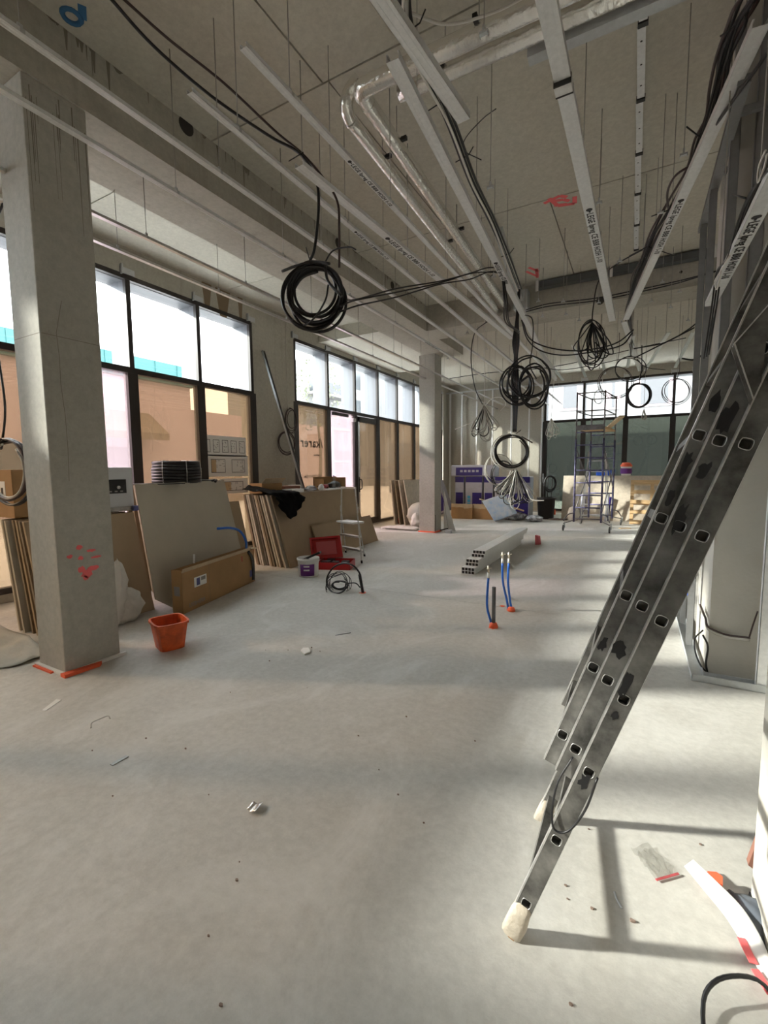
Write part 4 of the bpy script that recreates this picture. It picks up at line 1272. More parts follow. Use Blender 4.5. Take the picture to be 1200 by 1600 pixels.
# white lines taped on the floor
for i, (a, b) in enumerate([((590, 830), (745, 834.5)), ((768, 836), (990, 841.5))]):
    p, q = fl(*a), fl(*b)
    MB().bar(p + V(0, 0, .001), q + V(0, 0, .001), 0.035, 0.002).build('floor_line', M['tape'], label=['white line taped on the floor from the far pillar towards the windows', 'white line taped on the floor in front of the scaffold'][i], cat='floor marking')

# ------------------------------------------------------------------ boards and stock along the window wall
def leaning_boards(y0, y1, xf0, xf1, xb0, xb1, h, n, mats, label, group, hv=0.0, seed=1, skew=0.0):
    """a row of sheets standing on edge, leaning on the next: front foot xf0 / head xf1, back foot xb0 / head xb1"""
    rr_ = R(seed)
    for k in range(n):
        t = k / max(1, n - 1)
        x0, x1 = xf0 + (xb0 - xf0) * t, xf1 + (xb1 - xf1) * t
        th = min(0.032, abs(xb0 - xf0) / max(1, n - 1) * 0.8)
        hh = h - rr_.uniform(0, hv)
        a, b = y0 + rr_.uniform(0, .05), y1 - rr_.uniform(0, .08)
        MB().ob(V(x0, a, 0.0), V(skew, b - a, 0), V(x1 - x0, 0, hh), V(-th, 0, 0)).build('plasterboard_sheet', mats[k % len(mats)], label=label if k else label.replace('sheet', 'front sheet', 1), cat='board', group=group)


BG, BB, BE, BD = M['board_grey'], M['board'], M['board_edge'], M['board_dark']
leaning_boards(1.96, 3.05, -4.56, -4.84, -5.08, -5.27, 1.06, 6, [BB, BD, BB, BD, BG, BG], 'brown sheet of board stacked behind the painted pillar', 'boards behind the painted pillar', 0.01, 3)
leaning_boards(3.42, 4.62, -5.06, -5.32, -5.40, -5.66, 1.33, 5, [BB, BD, BE], 'sheet of brown board hidden behind the pale leaning panel', 'boards behind the pale panel', 0.0, 4)
leaning_boards(4.64, 5.0, -5.0, -5.26, -5.02, -5.28, 1.05, 1, [BB], 'lower brown board sheet showing past the pale panel', None, 0, 5)
leaning_boards(5.28, 8.12, -4.61, -4.97, -5.30, -5.55, 1.13, 13, [BB, BE, BD, BE, BG, BD], 'plasterboard sheet in the thick stack under the scattered tools', 'thick stack of plasterboard', 0.02, 6, skew=-0.26)
leaning_boards(11.0, 12.3, -5.30, -5.52, -5.78, -5.90, 1.22, 4, [M['board_edge'], BE, BD, BE], 'tall pale board sheet beside the far pillar', 'boards beside the far pillar', 0.02, 8)
po, pnn = V(-4.42, 3.1, 0), V(1, .27, .35)
quad = [PP(px, py, po, pnn) for px, py in [(243, 936), (271, 951), (383, 884), (350, 750), (211, 757)]]
quad[1].z = max(quad[1].z, 0.002)
quad[0].z = max(quad[0].z, 0.004)
MB().prism(quad, V(-0.012, 0, -0.004)).build('leaning_plasterboard', BG, label='large pale grey plasterboard panel leaning behind the flat cardboard box', cat='board')
po, pnn = V(-4.61, 5.9, 0), V(1, .075, .34)
q = [PP(px, py, po, pnn) for px, py in [(503, 873), (591, 846), (578, 805), (487, 822)]]
for v_ in q[:2]:
    v_.z = 0.002
MB().prism(q, V(-0.016, 0, -0.005)).build('board_offcut', BB, label='low brown board offcut leaning against the thick plasterboard stack', cat='board')

# flat cardboard box with a radiator pack inside
t = thing('cardboard_box', V(-4.35, 3.8, 0), 'long flat cardboard box standing open in front of the pale panel', 'box')
A = V(-4.125, 3.05, 0)
Dv = (V(-4.53, 4.49, 0) - A)
Bv = V(-0.14, -0.02, 0)
H = V(0, 0, 0.44)
th = 0.006
sn = Dv.normalized()
bn = Bv.normalized()
MB().ob(A, Dv, bn * th, H).build('front_panel', M['card'], t)
MB().ob(A + Bv, Dv, -bn * th, H * 1.05).build('back_panel', M['card'], t)
MB().ob(A + sn * th, sn * -th, Bv, H * 1.06).build('end_panel', M['card'], t)
MB().ob(A + Dv, sn * -th, Bv, H).build('end_panel', M['card'], t)
MB().ob(A, Dv, Bv, V(0, 0, .006)).build('bottom_panel', M['card'], t)
MB().ob(A + H, Dv * 0.93, bn * -0.02 + V(0, 0, .045), bn * th).build('top_flap', M['card_light'], t)
MB().ob(A + Dv + H, sn * 0.12, Bv, V(0, 0, -.006)).build('end_flap', M['card_light'], t)
nb = -bn
f0 = A + nb * .0008


def on_front(s0, s1, z0, z1, m, nm, e=.0008):
    MB().ob(A + sn * s0 + V(0, 0, z0), sn * (s1 - s0), V(0, 0, z1 - z0), nb * e).build(nm, m, t)


on_front(0.20, 0.42, 0.235, 0.345, M['paper'], 'shipping_label')
on_front(0.24, 0.30, 0.25, 0.33, M['blueink'], 'label_print', .0012)
on_front(0.32, 0.40, 0.29, 0.33, M['greyink'], 'label_print', .0012)
on_front(1.36, 1.45, 0.08, 0.17, M['blueink'], 'printed_emblem')
on_front(0.475, 0.480, 0.0, 0.44, M['board_dark'], 'fold_line', .0003)
on_front(1.17, 1.19, 0.33, 0.40, M['red'], 'tape_tag')
text('printed_lettering', 'LIEBHERR', 0.062, M['greyink'], t, A + sn * .10 + V(0, 0, .045) + nb * .0015, sn, V(0, 0, 1))
MB().ob(A + Bv * 0.25 + V(0, 0, .19) - sn * .0012, Bv * .55, V(0, 0, .10), sn * .001).build('end_label', M['greyink'], t)
MB().tube(smooth([P(385, 862, 'x', -4.5), P(384, 845, 'x', -4.5), P(375, 830, 'x', -4.5), P(360, 825, 'x', -4.48), P(340, 826, 'x', -4.46)]), 0.016, 8).build('blue_tube', M['blue'], label='blue plastic pipe arching out of the flat cardboard box', cat='pipe')
MB().tube(smooth([P(388, 862, 'x', -4.47), P(394, 872, 'x', -4.47), P(396, 890, 'x', -4.5), P(396, 906, 'x', -4.5)]), 0.02, 8).build('grey_hose', M['rubber'], label='dark hose hanging over the end of the flat cardboard box', cat='hose')
MB().cyl(P(303, 880, 'x', -4.24), P(303, 866, 'x', -4.24), 0.011, 8).build('white_tube', M['white'], label='short white tube standing up out of the flat cardboard box', cat='pipe')

# black conduit drum on the boards
c = V(-5.40, 4.0, 1.345)
t = thing('conduit_drum', c, 'strapped coil of black conduit lying on the boards below the window', 'conduit coil')
rad, tr_ = 0.29, 0.022
for k in range(7):
    MB().tube([c + V((rad - .012 * (k > 4)) * math.cos(a), (rad - .012 * (k > 4)) * math.sin(a), .03 + .04 * k) for a in [2 * math.pi * j / 36 for j in range(36)]], tr_, 8, closed=True).build('conduit_turn', M['black'], t)
MB().lathe([(0.02, 0.0), (rad - .02, 0.0), (rad - .02, .28), (0.12, .285)], c, 30).build('inner_turns', M['black'], t)
for a in (-1.2, -.25, .6, 2.2):
    d_ = V(math.cos(a), math.sin(a), 0)
    MB().tube([c + d_ * .16 + V(0, 0, .295), c + d_ * (rad + .015) + V(0, 0, .295), c + d_ * (rad + .027) + V(0, 0, .15), c + d_ * (rad + .015) + V(0, 0, .005)], 0.004, 5).build('strap', M['white_cable'], t)
MB().tube(smooth([c + V(-.05, .28, .03), c + V(.10, .40, .02), c + V(.16, .50, .03), c + V(.20, .46, .01)]), 0.018, 8).build('loose_end', M['black'], t)
MB().prism([V(-4.98, 3.30, 1.345), V(-4.98, 3.80, 1.345), V(-5.45, 3.80, 1.345), V(-5.45, 3.30, 1.345)], (0, 0, .012)).build('black_sheet', M['black'], label='flat black plastic sheet under the conduit coil', cat='sheet')

# silver machine box and items on the boards behind the pillar
t = thing('silver_box', V(-5.05, 2.9, 1.075), 'silver box with a black panel standing on the brown boards', 'box')
y0, y1 = 2.86, 3.14
MB().box(-5.16, -4.90, 2.70, 3.07, 1.075, 1.55).build('case', mat('silver_paint', (0.50, 0.51, 0.53), 0.4, 0.3), t, bevel=.006)
MB().box(-4.90, -4.896, 2.72, 2.99, 1.27, 1.42).build('black_panel', M['black'], t)
for k in range(4):
    MB().box(-4.8965, -4.895, 2.74 + .06 * k, 2.77 + .06 * k, 1.285, 1.30).build('panel_print', M['greyink'], t)
MB().lathe([(0.0, 0), (.018, .002), (.018, .012), (0, .02)], V(-4.893, 2.90, 1.335), 12, ax=V(0, 1, 0), ay=V(0, 0, 1), az=V(1, 0, 0)).build('emblem', M['alu'], t)
MB().cyl(V(-4.86, 2.74, 1.10), V(-4.86, 3.02, 1.10), 0.028, 12).build('water_bottle', M['clearfilm'], label='clear plastic bottle lying in front of the silver box', cat='bottle')
MB().cyl(V(-4.86, 3.02, 1.10), V(-4.86, 3.08, 1.10), 0.030, 12).build('blue_can', M['blueink'], label='small dark blue can beside the lying bottle', cat='can')
t = thing('cardboard_box', V(-5.2, 2.2, 1.075), 'brown cardboard box with a white label on the boards behind the pillar', 'box')
MB().box(-5.75, -5.08, 2.02, 2.4, 1.075, 1.53).build('carton', M['card'], t, bevel=.004)
MB().box(-5.70, -5.22, 2.017, 2.02, 1.26, 1.42).build('label', M['paper'], t)
for k in range(5):
    MB().box(-5.66 + .09 * k, -5.62 + .09 * k, 2.0155, 2.017, 1.28, 1.36).build('label_print', M['ink'], t)
# woven sack and dust sheet around the pillar
def heap(name, mb_fn, nu, nv, m, label, cat, solid=0.004):
    b_ = MB()
    b_.grid(nu, nv, mb_fn)
    return b_.build(name, m, label=label, cat=cat, solid=solid)


rr = R(9)
nz = [[rr.uniform(-1, 1) for _ in range(40)] for _ in range(40)]


def nse(u, v, f=8):
    x, y = u * f, v * f
    i, j = int(x), int(y)
    a, b = x - i, y - j
    a, b = a * a * (3 - 2 * a), b * b * (3 - 2 * b)
    g = lambda p, q: nz[p % 40][q % 40]
    return (g(i, j) * (1 - a) + g(i + 1, j) * a) * (1 - b) + (g(i, j + 1) * (1 - a) + g(i + 1, j + 1) * a) * b


def sack(c, rx, ry, h, seed, m, label, name='white_sack', lean=V(0, 0, 0), cat='sack'):
    b_ = MB()
    nu, nv = 26, 16

    def fn(u, v):
        a = 2 * math.pi * u
        uu = abs(u * 2 - 1)
        w_ = 1 + .16 * nse(uu + seed, v, 7) + .08 * nse(uu * 2.3, v * 1.7 + seed, 9)
        prof = math.sin(math.pi * min(1, v * .92 + .08)) ** .45 if v < .98 else 0.02
        z = h * v * (1 + .05 * nse(uu, seed, 6))
        return Vector(c) + V(rx * w_ * prof * math.cos(a), ry * w_ * prof * math.sin(a), max(0.001, z)) + lean * v
    b_.grid(nu, nv, fn)
    return b_.build(name, m, label=label, cat=cat)


sack((-4.50, 2.62, 0), 0.19, 0.20, 0.34, 1.3, M['sack'], 'crumpled white cloth bundle on the floor behind the painted pillar', 'cloth_bundle', cat='cloth')
sack((-4.40, 2.46, 0.02), 0.10, 0.12, 0.62, 2.7, M['sack'], 'upright pale woven sack between the pillar and the brown boards', lean=V(-.02, .1, 0))
b_ = MB()


def dsheet(u, v):
    x = -5.75 + 1.55 * u
    y = 0.90 + 0.95 * v - .25 * (1 - u) * (1 - v)
    z = 0.008 + .05 * max(0, nse(u, v, 5) + .2) * (1 - u * .6) + .05 * abs(nse(u * .6 + .2, v * 1.3, 9)) * (1 - u * .5) + .10 * (v ** 2) * (1 - u)
    return V(x + .06 * nse(v, u, 5), y + .05 * nse(u, v + .3, 6), z)


b_.grid(40, 26, dsheet)
b_.build('dust_sheet', M['sheet'], label='crumpled grey dust sheet spread on the floor beside the painted pillar', cat='dust sheet', solid=.004)

# orange bucket
t = thing('mortar_bucket', V(-3.47, 2.42, 0), 'square orange bucket crusted with mortar near the painted pillar', 'bucket')


def sq_ring(c, a, b, z, r_=0.3, n=24, e=None):
    pts = []
    ang = math.radians(-20)
    for k in range(n):
        tt = 2 * math.pi * k / n
        q = (abs(math.cos(tt)) ** 5 + abs(math.sin(tt)) ** 5) ** -.2
        x, y = a * q * math.cos(tt), b * q * math.sin(tt)
        pts.append(Vector(c) + V(x * math.cos(ang) - y * math.sin(ang), x * math.sin(ang) + y * math.cos(ang), z))
    return pts


def loft(mb, rings, cap0=False, cap1=False):
    n = len(rings[0])
    vs = [p for r_ in rings for p in r_]
    fs = [(i * n + k, i * n + (k + 1) % n, (i + 1) * n + (k + 1) % n, (i + 1) * n + k) for i in range(len(rings) - 1) for k in range(n)]
    if cap0: fs.append(tuple(range(n - 1, -1, -1)))
    if cap1: fs.append(tuple((len(rings) - 1) * n + k for k in range(n)))
    mb.add(vs, fs)
    return mb


c = V(-3.47, 2.42, 0)
loft(MB(), [sq_ring(c, .115, .10, .0), sq_ring(c, .150, .13, .215), sq_ring(c, .160, .14, .218), sq_ring(c, .160, .14, .235), sq_ring(c, .144, .125, .235), sq_ring(c, .108, .094, .012)], True, True).build('tub', M['bucket'], t)
loft(MB(), [sq_ring(c, .118, .103, .075), sq_ring(c, .120, .105, .08), sq_ring(c, .06, .05, .085)], False, True).build('mortar_residue', M['mortar'], t)

# ------------------------------------------------------------------ things scattered on the thick stack
zt = 1.135
t = thing('carton_scrap', V(-5.3, 5.6, zt), 'opened brown carton lying on the thick plasterboard stack beside the long stud', 'box')
MB().ob(V(-5.55, 5.45, zt), V(0.05, .42, 0), V(.3, -.03, 0), V(0, 0, .16)).build('carton', M['card'], t)
MB().ob(V(-5.26, 5.42, zt + .16), V(.05, .42, 0), V(.10, 0, .08), V(0, 0, .005)).build('flap', M['card_light'], t)
MB().ob(V(-5.5, 5.95, zt), V(.05, .35, 0), V(.28, -.03, 0), V(0, 0, .10)).build('red_brown_carton', mat('red_brown_card', (0.20, 0.07, 0.04), .8), label='low red-brown carton behind the opened carton', cat='box')
MB().ob(V(-5.0, 5.85, zt), V(-.02, .34, 0), V(-.22, 0, 0), V(0, 0, .055)).build('white_carton', M['paper'], label='small white carton on the front edge of the thick stack', cat='box', bevel=.004)
MB().ob(V(-5.30, 6.25, zt), V(0, .22, 0), V(-.15, 0, 0), V(0, 0, .11)).build('plaster_bag', M['sack'], label='small pale paper bag next to the foot of the long stud', cat='bag', bevel=.02)
sack((-5.08, 6.45, zt), .09, .12, .10, 4.4, M['film'], 'crumpled grey film on the thick plasterboard stack', 'film_scrap', cat='film')
sack((-5.02, 6.68, zt), .05, .06, .12, 5.1, M['white'], 'crumpled white paper cup shape on the thick stack', 'paper_scrap', cat='paper')
MB().ob(V(-5.0, 6.85, zt), V(-.02, .55, 0), V(-.16, 0, 0), V(0, 0, .025)).build('paper_pile', M['paper'], label='flat pile of white papers on the front edge of the thick stack', cat='papers')
t = thing('carton_with_tools', V(-5.3, 7.3, zt), 'open brown carton with dark tools beside the step ladder top', 'box')
MB().ob(V(-5.45, 7.0, zt), V(0, .75, 0), V(.02, 0, 0), V(0, 0, .24)).build('carton_side', M['card'], t)
MB().ob(V(-5.45, 7.0, zt), V(0, .015, 0), V(.25, 0, 0), V(0, 0, .20)).build('carton_side', M['card'], t)
MB().ob(V(-5.45, 7.735, zt), V(0, .015, 0), V(.25, 0, 0), V(0, 0, .22)).build('carton_side', M['card'], t)
sack((-5.28, 7.45, zt), .10, .18, .15, 6.2, M['black'], 'heap of black tool grips in the open carton', 'tool_heap', cat='tools')
t = thing('red_drill', V(-5.12, 6.95, zt), 'dark red power tool lying by the open carton', 'power tool')
MB().cyl(V(-5.12, 6.78, zt + .07), V(-5.12, 7.0, zt + .07), .035, 12).build('motor_housing', M['red'], t)
MB().cyl(V(-5.12, 6.72, zt + .07), V(-5.12, 6.78, zt + .07), .016, 10).build('chuck', M['black'], t)
MB().bar(V(-5.12, 6.96, zt + .05), V(-5.10, 6.99, zt), .03, .045).build('grip', M['black'], t)
t = thing('plastic_bottle', V(-5.05, 7.12, zt), 'clear plastic bottle standing on the thick stack', 'bottle')
MB().lathe([(0, 0), (.035, .0), (.036, .02), (.036, .16), (.030, .20), (.012, .23), (.012, .25)], V(-5.05, 7.12, zt), 14).build('body', glass('bottle_plastic', (.8, .86, .9), .15), t)
MB().cyl(V(-5.05, 7.12, zt + .25), V(-5.05, 7.12, zt + .27), .014, 10).build('cap', M['blueink'], t)
# black cloth hanging over the end of the stack
b_ = MB()


def cloth(u, v):
    y = 5.24 + .62 * u
    if v < .45:
        x = -5.5 + .62 * (v / .45)
        z = zt + .03 + .10 * math.exp(-((u - .25) / .3) ** 2) * (1 - v / .45) + .02 * nse(u, v, 9)
    else:
        q = (v - .45) / .55
        x = -4.875 + .03 * nse(u, v, 10) + .13 * q
        z = zt + .02 - q * .42 * (1 - .8 * abs(u - .42) ** 1.3) * (0.6 + .4 * math.sin(math.pi * min(1, u * 1.1)))
    return V(x, y - .05 * math.sin(6 * v), z)


b_.grid(24, 24, cloth)
b_.build('black_cloth', mat('black_cotton', (0.008, 0.008, 0.009), 0.95, spec=0.1), label='black cloth draped over the end of the thick plasterboard stack', cat='cloth', solid=.006)
# long stud leaning on the wall between the windows
ls = thing('leaning_stud', V(-5.45, 6.7, zt), 'long dark galvanised stud leaning on the wall between the windows', 'stud')
p, q = V(-5.5, 6.72, zt), P(408, 548, 'x', XW + .03)
d_ = q - p
s_ = V(0, 1, 0)
MB().ob(p, d_, s_ * .05, V(.002, 0, 0)).build('web', M['galv_dark'], ls)
MB().ob(p, d_, s_ * .002, V(.045, 0, .005)).build('flange', M['galv_dark'], ls)
MB().ob(p + s_ * .048, d_, s_ * .002, V(.045, 0, .005)).build('flange', M['galv_dark'], ls)

# ------------------------------------------------------------------ bucket, case, step ladder
c = V(-4.06, 5.06, 0)
t = thing('plaster_tub', c, 'white plastic tub with a purple label full of tools', 'tub')
MB().lathe([(0, .002), (.135, .002), (.140, .02), (.150, .235), (.160, .237), (.160, .265), (.146, .265), (.132, .03), (0, .03)], c, 28).build('tub', M['white'], t)
lb = MB()
a0 = math.atan2(-c.y, -c.x)
lb.grid(14, 1, lambda u, v: c + V((.1405 + .0085 * (.02 + v * .16) / .2 + .0015) * math.cos(a0 - .85 + 1.45 * u), (.1405 + .0085 * (.02 + v * .16) / .2 + .0015) * math.sin(a0 - .85 + 1.45 * u), .025 + .165 * v))
lb.build('label', M['purple'], t, solid=.001)
for k in range(2):
    MB().grid(6, 1, lambda u, v: c + V(.1505 * math.cos(a0 - .45 + .55 * u), .1505 * math.sin(a0 - .45 + .55 * u), (.10 if k else .15) + .02 * v)).build('label_print', M['paper'], t)
MB().bar(c + V(-.10, .0, .22), c + V(.16, .08, .34), .07, .03).build('trowel', M['black'], label='black trowel sticking out of the purple-labelled tub', cat='trowel')
sack(c + V(-.03, -.02, .10), .10, .10, .15, 3.3, M['mortar'], 'mixed small tools inside the purple-labelled tub', 'tool_fill', cat='tools')
t = thing('tool_case', V(-4.2, 5.62, 0), 'open red plastic tool case with its lid leaning on the boards', 'tool case')
u, v = V(.93, .36, 0).normalized(), V(-.36, .93, 0).normalized()
o = V(-4.20, 5.43, 0)
MB().ob(o, u * .52, v * .38, V(0, 0, .012)).build('tray_floor', M['red'], t)
for a, b_, l_ in ((o, u * .52, v * .012), (o + v * .368, u * .52, v * .012), (o, u * .012, v * .38), (o + u * .508, u * .012, v * .38)):
    MB().ob(a, b_, l_, V(0, 0, .11)).build('tray_wall', M['red'], t)
for k, (a, b_, s_) in enumerate([(.05, .08, .13), (.22, .05, .10), (.36, .10, .11), (.10, .24, .10)]):
    MB().ob(o + u * a + v * b_ + V(0, 0, .012), u * s_, v * .11, V(0, 0, .10)).build('tool_insert', M['black'], t)
lo = o + v * .40 + V(-.20, -.02, .05)
lu, lv, ln = V(.86, .45, .08).normalized(), V(-.30, .22, .92).normalized(), None
ln = lu.cross(lv)
lid = MB().ob(lo, lu * .50, lv * .36, ln * .02).build('lid', M['red'], t)
for a, b_, l_ in ((lo, lu * .50, lv * .03), (lo + lv * .33, lu * .50, lv * .03), (lo, lu * .03, lv * .36), (lo + lu * .47, lu * .03, lv * .36)):
    MB().ob(a, b_, l_, ln * .07).build('lid_rim', M['red'], lid)
MB().ob(lo + lu * .09 + lv * .07, lu * .32, lv * .22, ln * .035).build('lid_moulding', M['pinkred'], lid)

t = thing('step_ladder', V(-4.2, 6.4, 0), 'small aluminium step ladder standing open before the board stack', 'step ladder')
wd = V(.955, -.297, 0)
fc, rc, tc = V(-4.09, 6.22, 0), V(-4.36, 6.76, 0), V(-4.31, 6.50, 1.20)
for s_ in (-1, 1):
    a, b_ = fc + wd * .27 * s_, tc + wd * .185 * s_
    MB().bar(a + (b_ - a) * .02, b_, .022, .042, up=(0.5, -.85, 0)).build('front_leg', M['alu'], t)
    MB().bar(a, a + (b_ - a) * .035, .03, .05, up=(0.5, -.85, 0)).build('rubber_foot', M['black'], t)
    a2, b2 = rc + wd * .26 * s_, fc + (tc - fc) * .62 + wd * .21 * s_ + V(-.02, .03, 0)
    MB().bar(a2 + (b2 - a2) * .03, b2, .018, .03, up=(0.5, -.85, 0)).build('rear_leg', M['alu'], t)
    MB().bar(a2, a2 + (b2 - a2) * .06, .03, .045, up=(0.5, -.85, 0)).build('rubber_foot', M['black'], t)
    h_ = fc + (tc - fc) * .70 + wd * .218 * s_
    MB().bar(h_ - V(0, 0, .05), h_ + V(0, 0, .05), .03, .05, up=(0.5, -.85, 0)).build('hinge', M['alu'], t)
for k, (f_, dpt) in enumerate([(.17, .08), (.34, .08)]):
    m_ = fc + (tc - fc) * f_
    hw = .27 - .085 * f_
    MB().bar(m_ - wd * hw, m_ + wd * hw, dpt, .028).build('step', M['alu'], t)
m_ = fc + (tc - fc) * .52
MB().bar(m_ - wd * .225 + V(-.04, .07, 0), m_ + wd * .225 + V(-.04, .07, 0), .24, .03).build('platform', M['white'], t)
MB().bar(tc - wd * .19, tc + wd * .19, .03, .03).build('handle_bar', M['alu'], t)
r1 = rc + V(.02, -.03, .08)
MB().bar(r1 - wd * .25, r1 + wd * .25, .02, .02).build('rear_rung', M['alu'], t)

# floor conduit coil with paint spot
p0 = fl(567, 926)
t = thing('floor_conduit', p0, 'black conduit loop with a nest of thin wires rising from the floor', 'conduit coil')
yc = 4.55
MB().tube(smooth([p0, P(564, 905, 'y', yc), P(561, 894, 'y', yc), P(552, 884, 'y', yc), P(538, 880, 'y', yc), P(522, 886, 'y', yc), P(512, 900, 'y', yc), P(511, 914, 'y', yc), P(518, 924, 'y', yc - .05), P(528, 927, 'y', yc - .08), P(538, 922, 'y', yc - .05), P(541, 910, 'y', yc)], 6), .011, 8).build('conduit', M['cable'], t)
MB().tube([p0, P(562, 898, 'y', yc)], .019, 10).build('sleeve', M['black'], t)
MB().tube(smooth(coil_path(P(529, 913, 'y', 4.6), .13, .13, 5, 141, jit=.2, depth=.10), 4), .005, 6).build('wire_nest', M['cable'], t)
MB().tube(smooth(coil_path(P(530, 915, 'y', 4.6), .10, .05, 3, 142, jit=.2, depth=.05), 4), .008, 6).build('wire_nest', M['cable'], t)
MB().tube(smooth([P(540, 912, 'y', 4.5), P(555, 911, 'y', 4.5), P(563, 918, 'y', 4.5)]), .008, 6).build('wire', M['cable'], t)
paint = [(p0, .05), (fl(771, 980), .055), (fl(798, 953), .05), (fl(785, 947), .03)]
for k, (p, r_) in enumerate(paint):
    m_ = MB()
    blob(m_, p + V(0, 0, .0), (1, 0, 0), (0, 1, 0), r_, r_ * 1.1, 30 + k, (0, 0, 1), th=.002)
    m_.build('floor_paint_spot', M['orange'], floor)
# water pipes standing out of the floor
pb = fl(771, 980)
t = thing('grey_riser', pb, 'short dark grey pipe stub standing out of the floor beside a blue pipe', 'pipe')
MB().cyl(pb, V(pb.x, pb.y, P(770, 917, 'y', pb.y).z), .018, 12).build('tube', M['rubber'], t)
MB().lathe([(.0, 0), (.042, 0), (.040, .02), (.030, .045), (.0, .05)], pb, 14).build('orange_collar', M['orange'], t)


def blue_pipe(base, top, via, label):
    t_ = thing('water_pipe', base, label, 'pipe', None)
    MB().tube(smooth([base + V(0, 0, 0)] + via + [top], 6), .012, 8).build('blue_pipe', M['blue'], t_)
    MB().cyl(top, top + V(0, 0, .05), .012, 10).build('fitting', M['white'], t_)
    MB().cyl(top + V(0, 0, .05), top + V(0, 0, .12), .010, 10).build('valve', M['brass'], t_)
    MB().bar(top + V(-.02, 0, .085), top + V(.03, 0, .10), .012, .008).build('valve_lever', M['brass'], t_)


blue_pipe(pb + V(-.02, .02, 0), P(763, 903, 'y', pb.y), [P(766, 968, 'y', pb.y), P(761, 945, 'y', pb.y)], 'single blue water pipe with a valve, bowed beside the grey stub')
p2 = fl(797, 953)
blue_pipe(p2 + V(-.02, 0, 0), P(785, 880, 'y', p2.y), [P(792, 938, 'y', p2.y), P(786, 910, 'y', p2.y)], 'blue water pipe of a pair, the one spreading away from its twin')
blue_pipe(p2 + V(.02, 0, 0), P(795, 880, 'y', p2.y), [P(797, 938, 'y', p2.y), P(794, 910, 'y', p2.y)], 'blue water pipe of a pair, the straighter one')
MB().lathe([(.0, 0), (.042, 0), (.040, .02), (.03, .04), (0, .045)], p2 + V(.02, -.03, 0), 14).build('orange_stopper', M['orange'], label='orange plastic cap on the floor at the twin blue pipes', cat='cap')

# ------------------------------------------------------------------ bundle of metal studs on the floor
me0 = None
w_, h_ = .046, .046
for row in range(6):
    for k in range(4):
        off = [0, 0, .14, .16, .36, .40][row]
        xo = [0, 0, .012, .012, .030, .036][row]
        x = -2.165 + .0475 * k + xo
        if me0 is None:
            b_ = MB()
            L_ = 3.0
            b_.box(0, w_, 0, L_, 0, .002).box(0, .002, 0, L_, 0, h_).box(w_ - .002, w_, 0, L_, 0, h_).box(0, w_, 0, L_, h_ - .002, h_)
            b_.box(.002, w_ - .002, .012, .014, .002, h_ - .002)  # black plate stands in for the shade inside the stud ends
            o = b_.build('metal_stud', M['galv'])
            o.data.materials.append(M['black'])
            for f_ in list(o.data.polygons)[-6:]:
                f_.material_index = 1
            me0 = (o, o.location.copy())
        else:
            o = me0[0].copy()
            COL.objects.link(o)
        o.location = V(x + w_ / 2, 6.23 + off + 1.5 - .05, .001 + row * .0465)
        tag(o, 'galvanised stud in the neat bundle lying on the floor', 'stud', 'bundle of studs on the floor')
# small red scrap
MB().prism([fl(836, 851), fl(842, 851), P(841, 838, 'y', fl(838, 851).y), P(836, 836, 'y', fl(838, 851).y)], (0.03, .05, 0)).build('red_clip', M['pinkred'], label='small red and white plastic clip on the floor beyond the stud bundle', cat='clip')

# ------------------------------------------------------------------ far stock: insulation packs, cartons, bags
def pack(o, a, b, c, label, kind=0):
    """film-wrapped insulation pack: corner o, edges a (width), b (depth), c (height)"""
    o, a, b, c = (Vector(q) for q in (o, a, b, c))
    t_ = thing('insulation_pack', o + a / 2 + b / 2, label, 'insulation pack', 'insulation packs before the stud wall')
    MB().ob(o, a, b, c).build('pack', M['bagwhite'], t_, bevel=.03)
    n_ = a.cross(c).normalized()
    if n_.dot(b) > 0: n_ = -n_
    au, cu = a.normalized(), c.normalized()
    f = o + n_ * .002

    def pan(s0, s1, z0, z1, m, nm='printed_panel', e=.004):
        MB().ob(f + a * s0 + c * z0, a * (s1 - s0), c * (z1 - z0), n_ * e).build(nm, m, t_)
    if kind == 2:
        pan(.12, .72, .10, .80, M['bagpurple'])
        for k in range(5):
            pan(.22 + .09 * k, .28 + .09 * k, .38, .58, M['bagwhite'], 'printed_letter', .006)
    else:
        pan(0.03, .97, .86, 1.0, M['bagpurple'], 'purple_band')
        pan(.42 if kind else .10, .95 if kind else .90, .06, .60, M['bagpurple'])
        if kind:
            for k in range(4):
                pan(.14, .30, .18 + .09 * k, .25 + .09 * k, M['bagcyan'], 'printed_letter', .006)
    return t_


yb = 14.0
X = lambda px: P(px, 745, 'y', yb).x
for k, (a, b, kd, lb) in enumerate([(711, 726, 0, 'insulation pack with a full purple panel, first upright one beside the leaning pack'), (727, 755, 1, 'insulation pack with cyan lettering standing behind the torn carton'),
                                    (756, 772, 0, 'narrow insulation pack standing behind the tilted bag'), (773, 800, 1, 'insulation pack with cyan lettering standing behind the cable tangle'), (801, 830, 0, 'insulation pack standing last in the row near the dark bin')]):
    pack(V(X(a), yb, 0), V(X(b) - X(a) - .02, 0, 0), V(0, .5, 0), V(0, 0, 1.26), lb, kd)
pack(V(X(704), yb + .02, 1.265), V(1.45, 0, 0), V(0, .5, 0), V(0, 0, .36), 'insulation pack lying flat on top of the upright packs', 2)
pack(V(-5.62, 13.6, 0.0), V(.42, 0, .22), V(0, .45, 0), V(-.38, 0, .95), 'insulation pack tipped sideways against the upright row', 0)
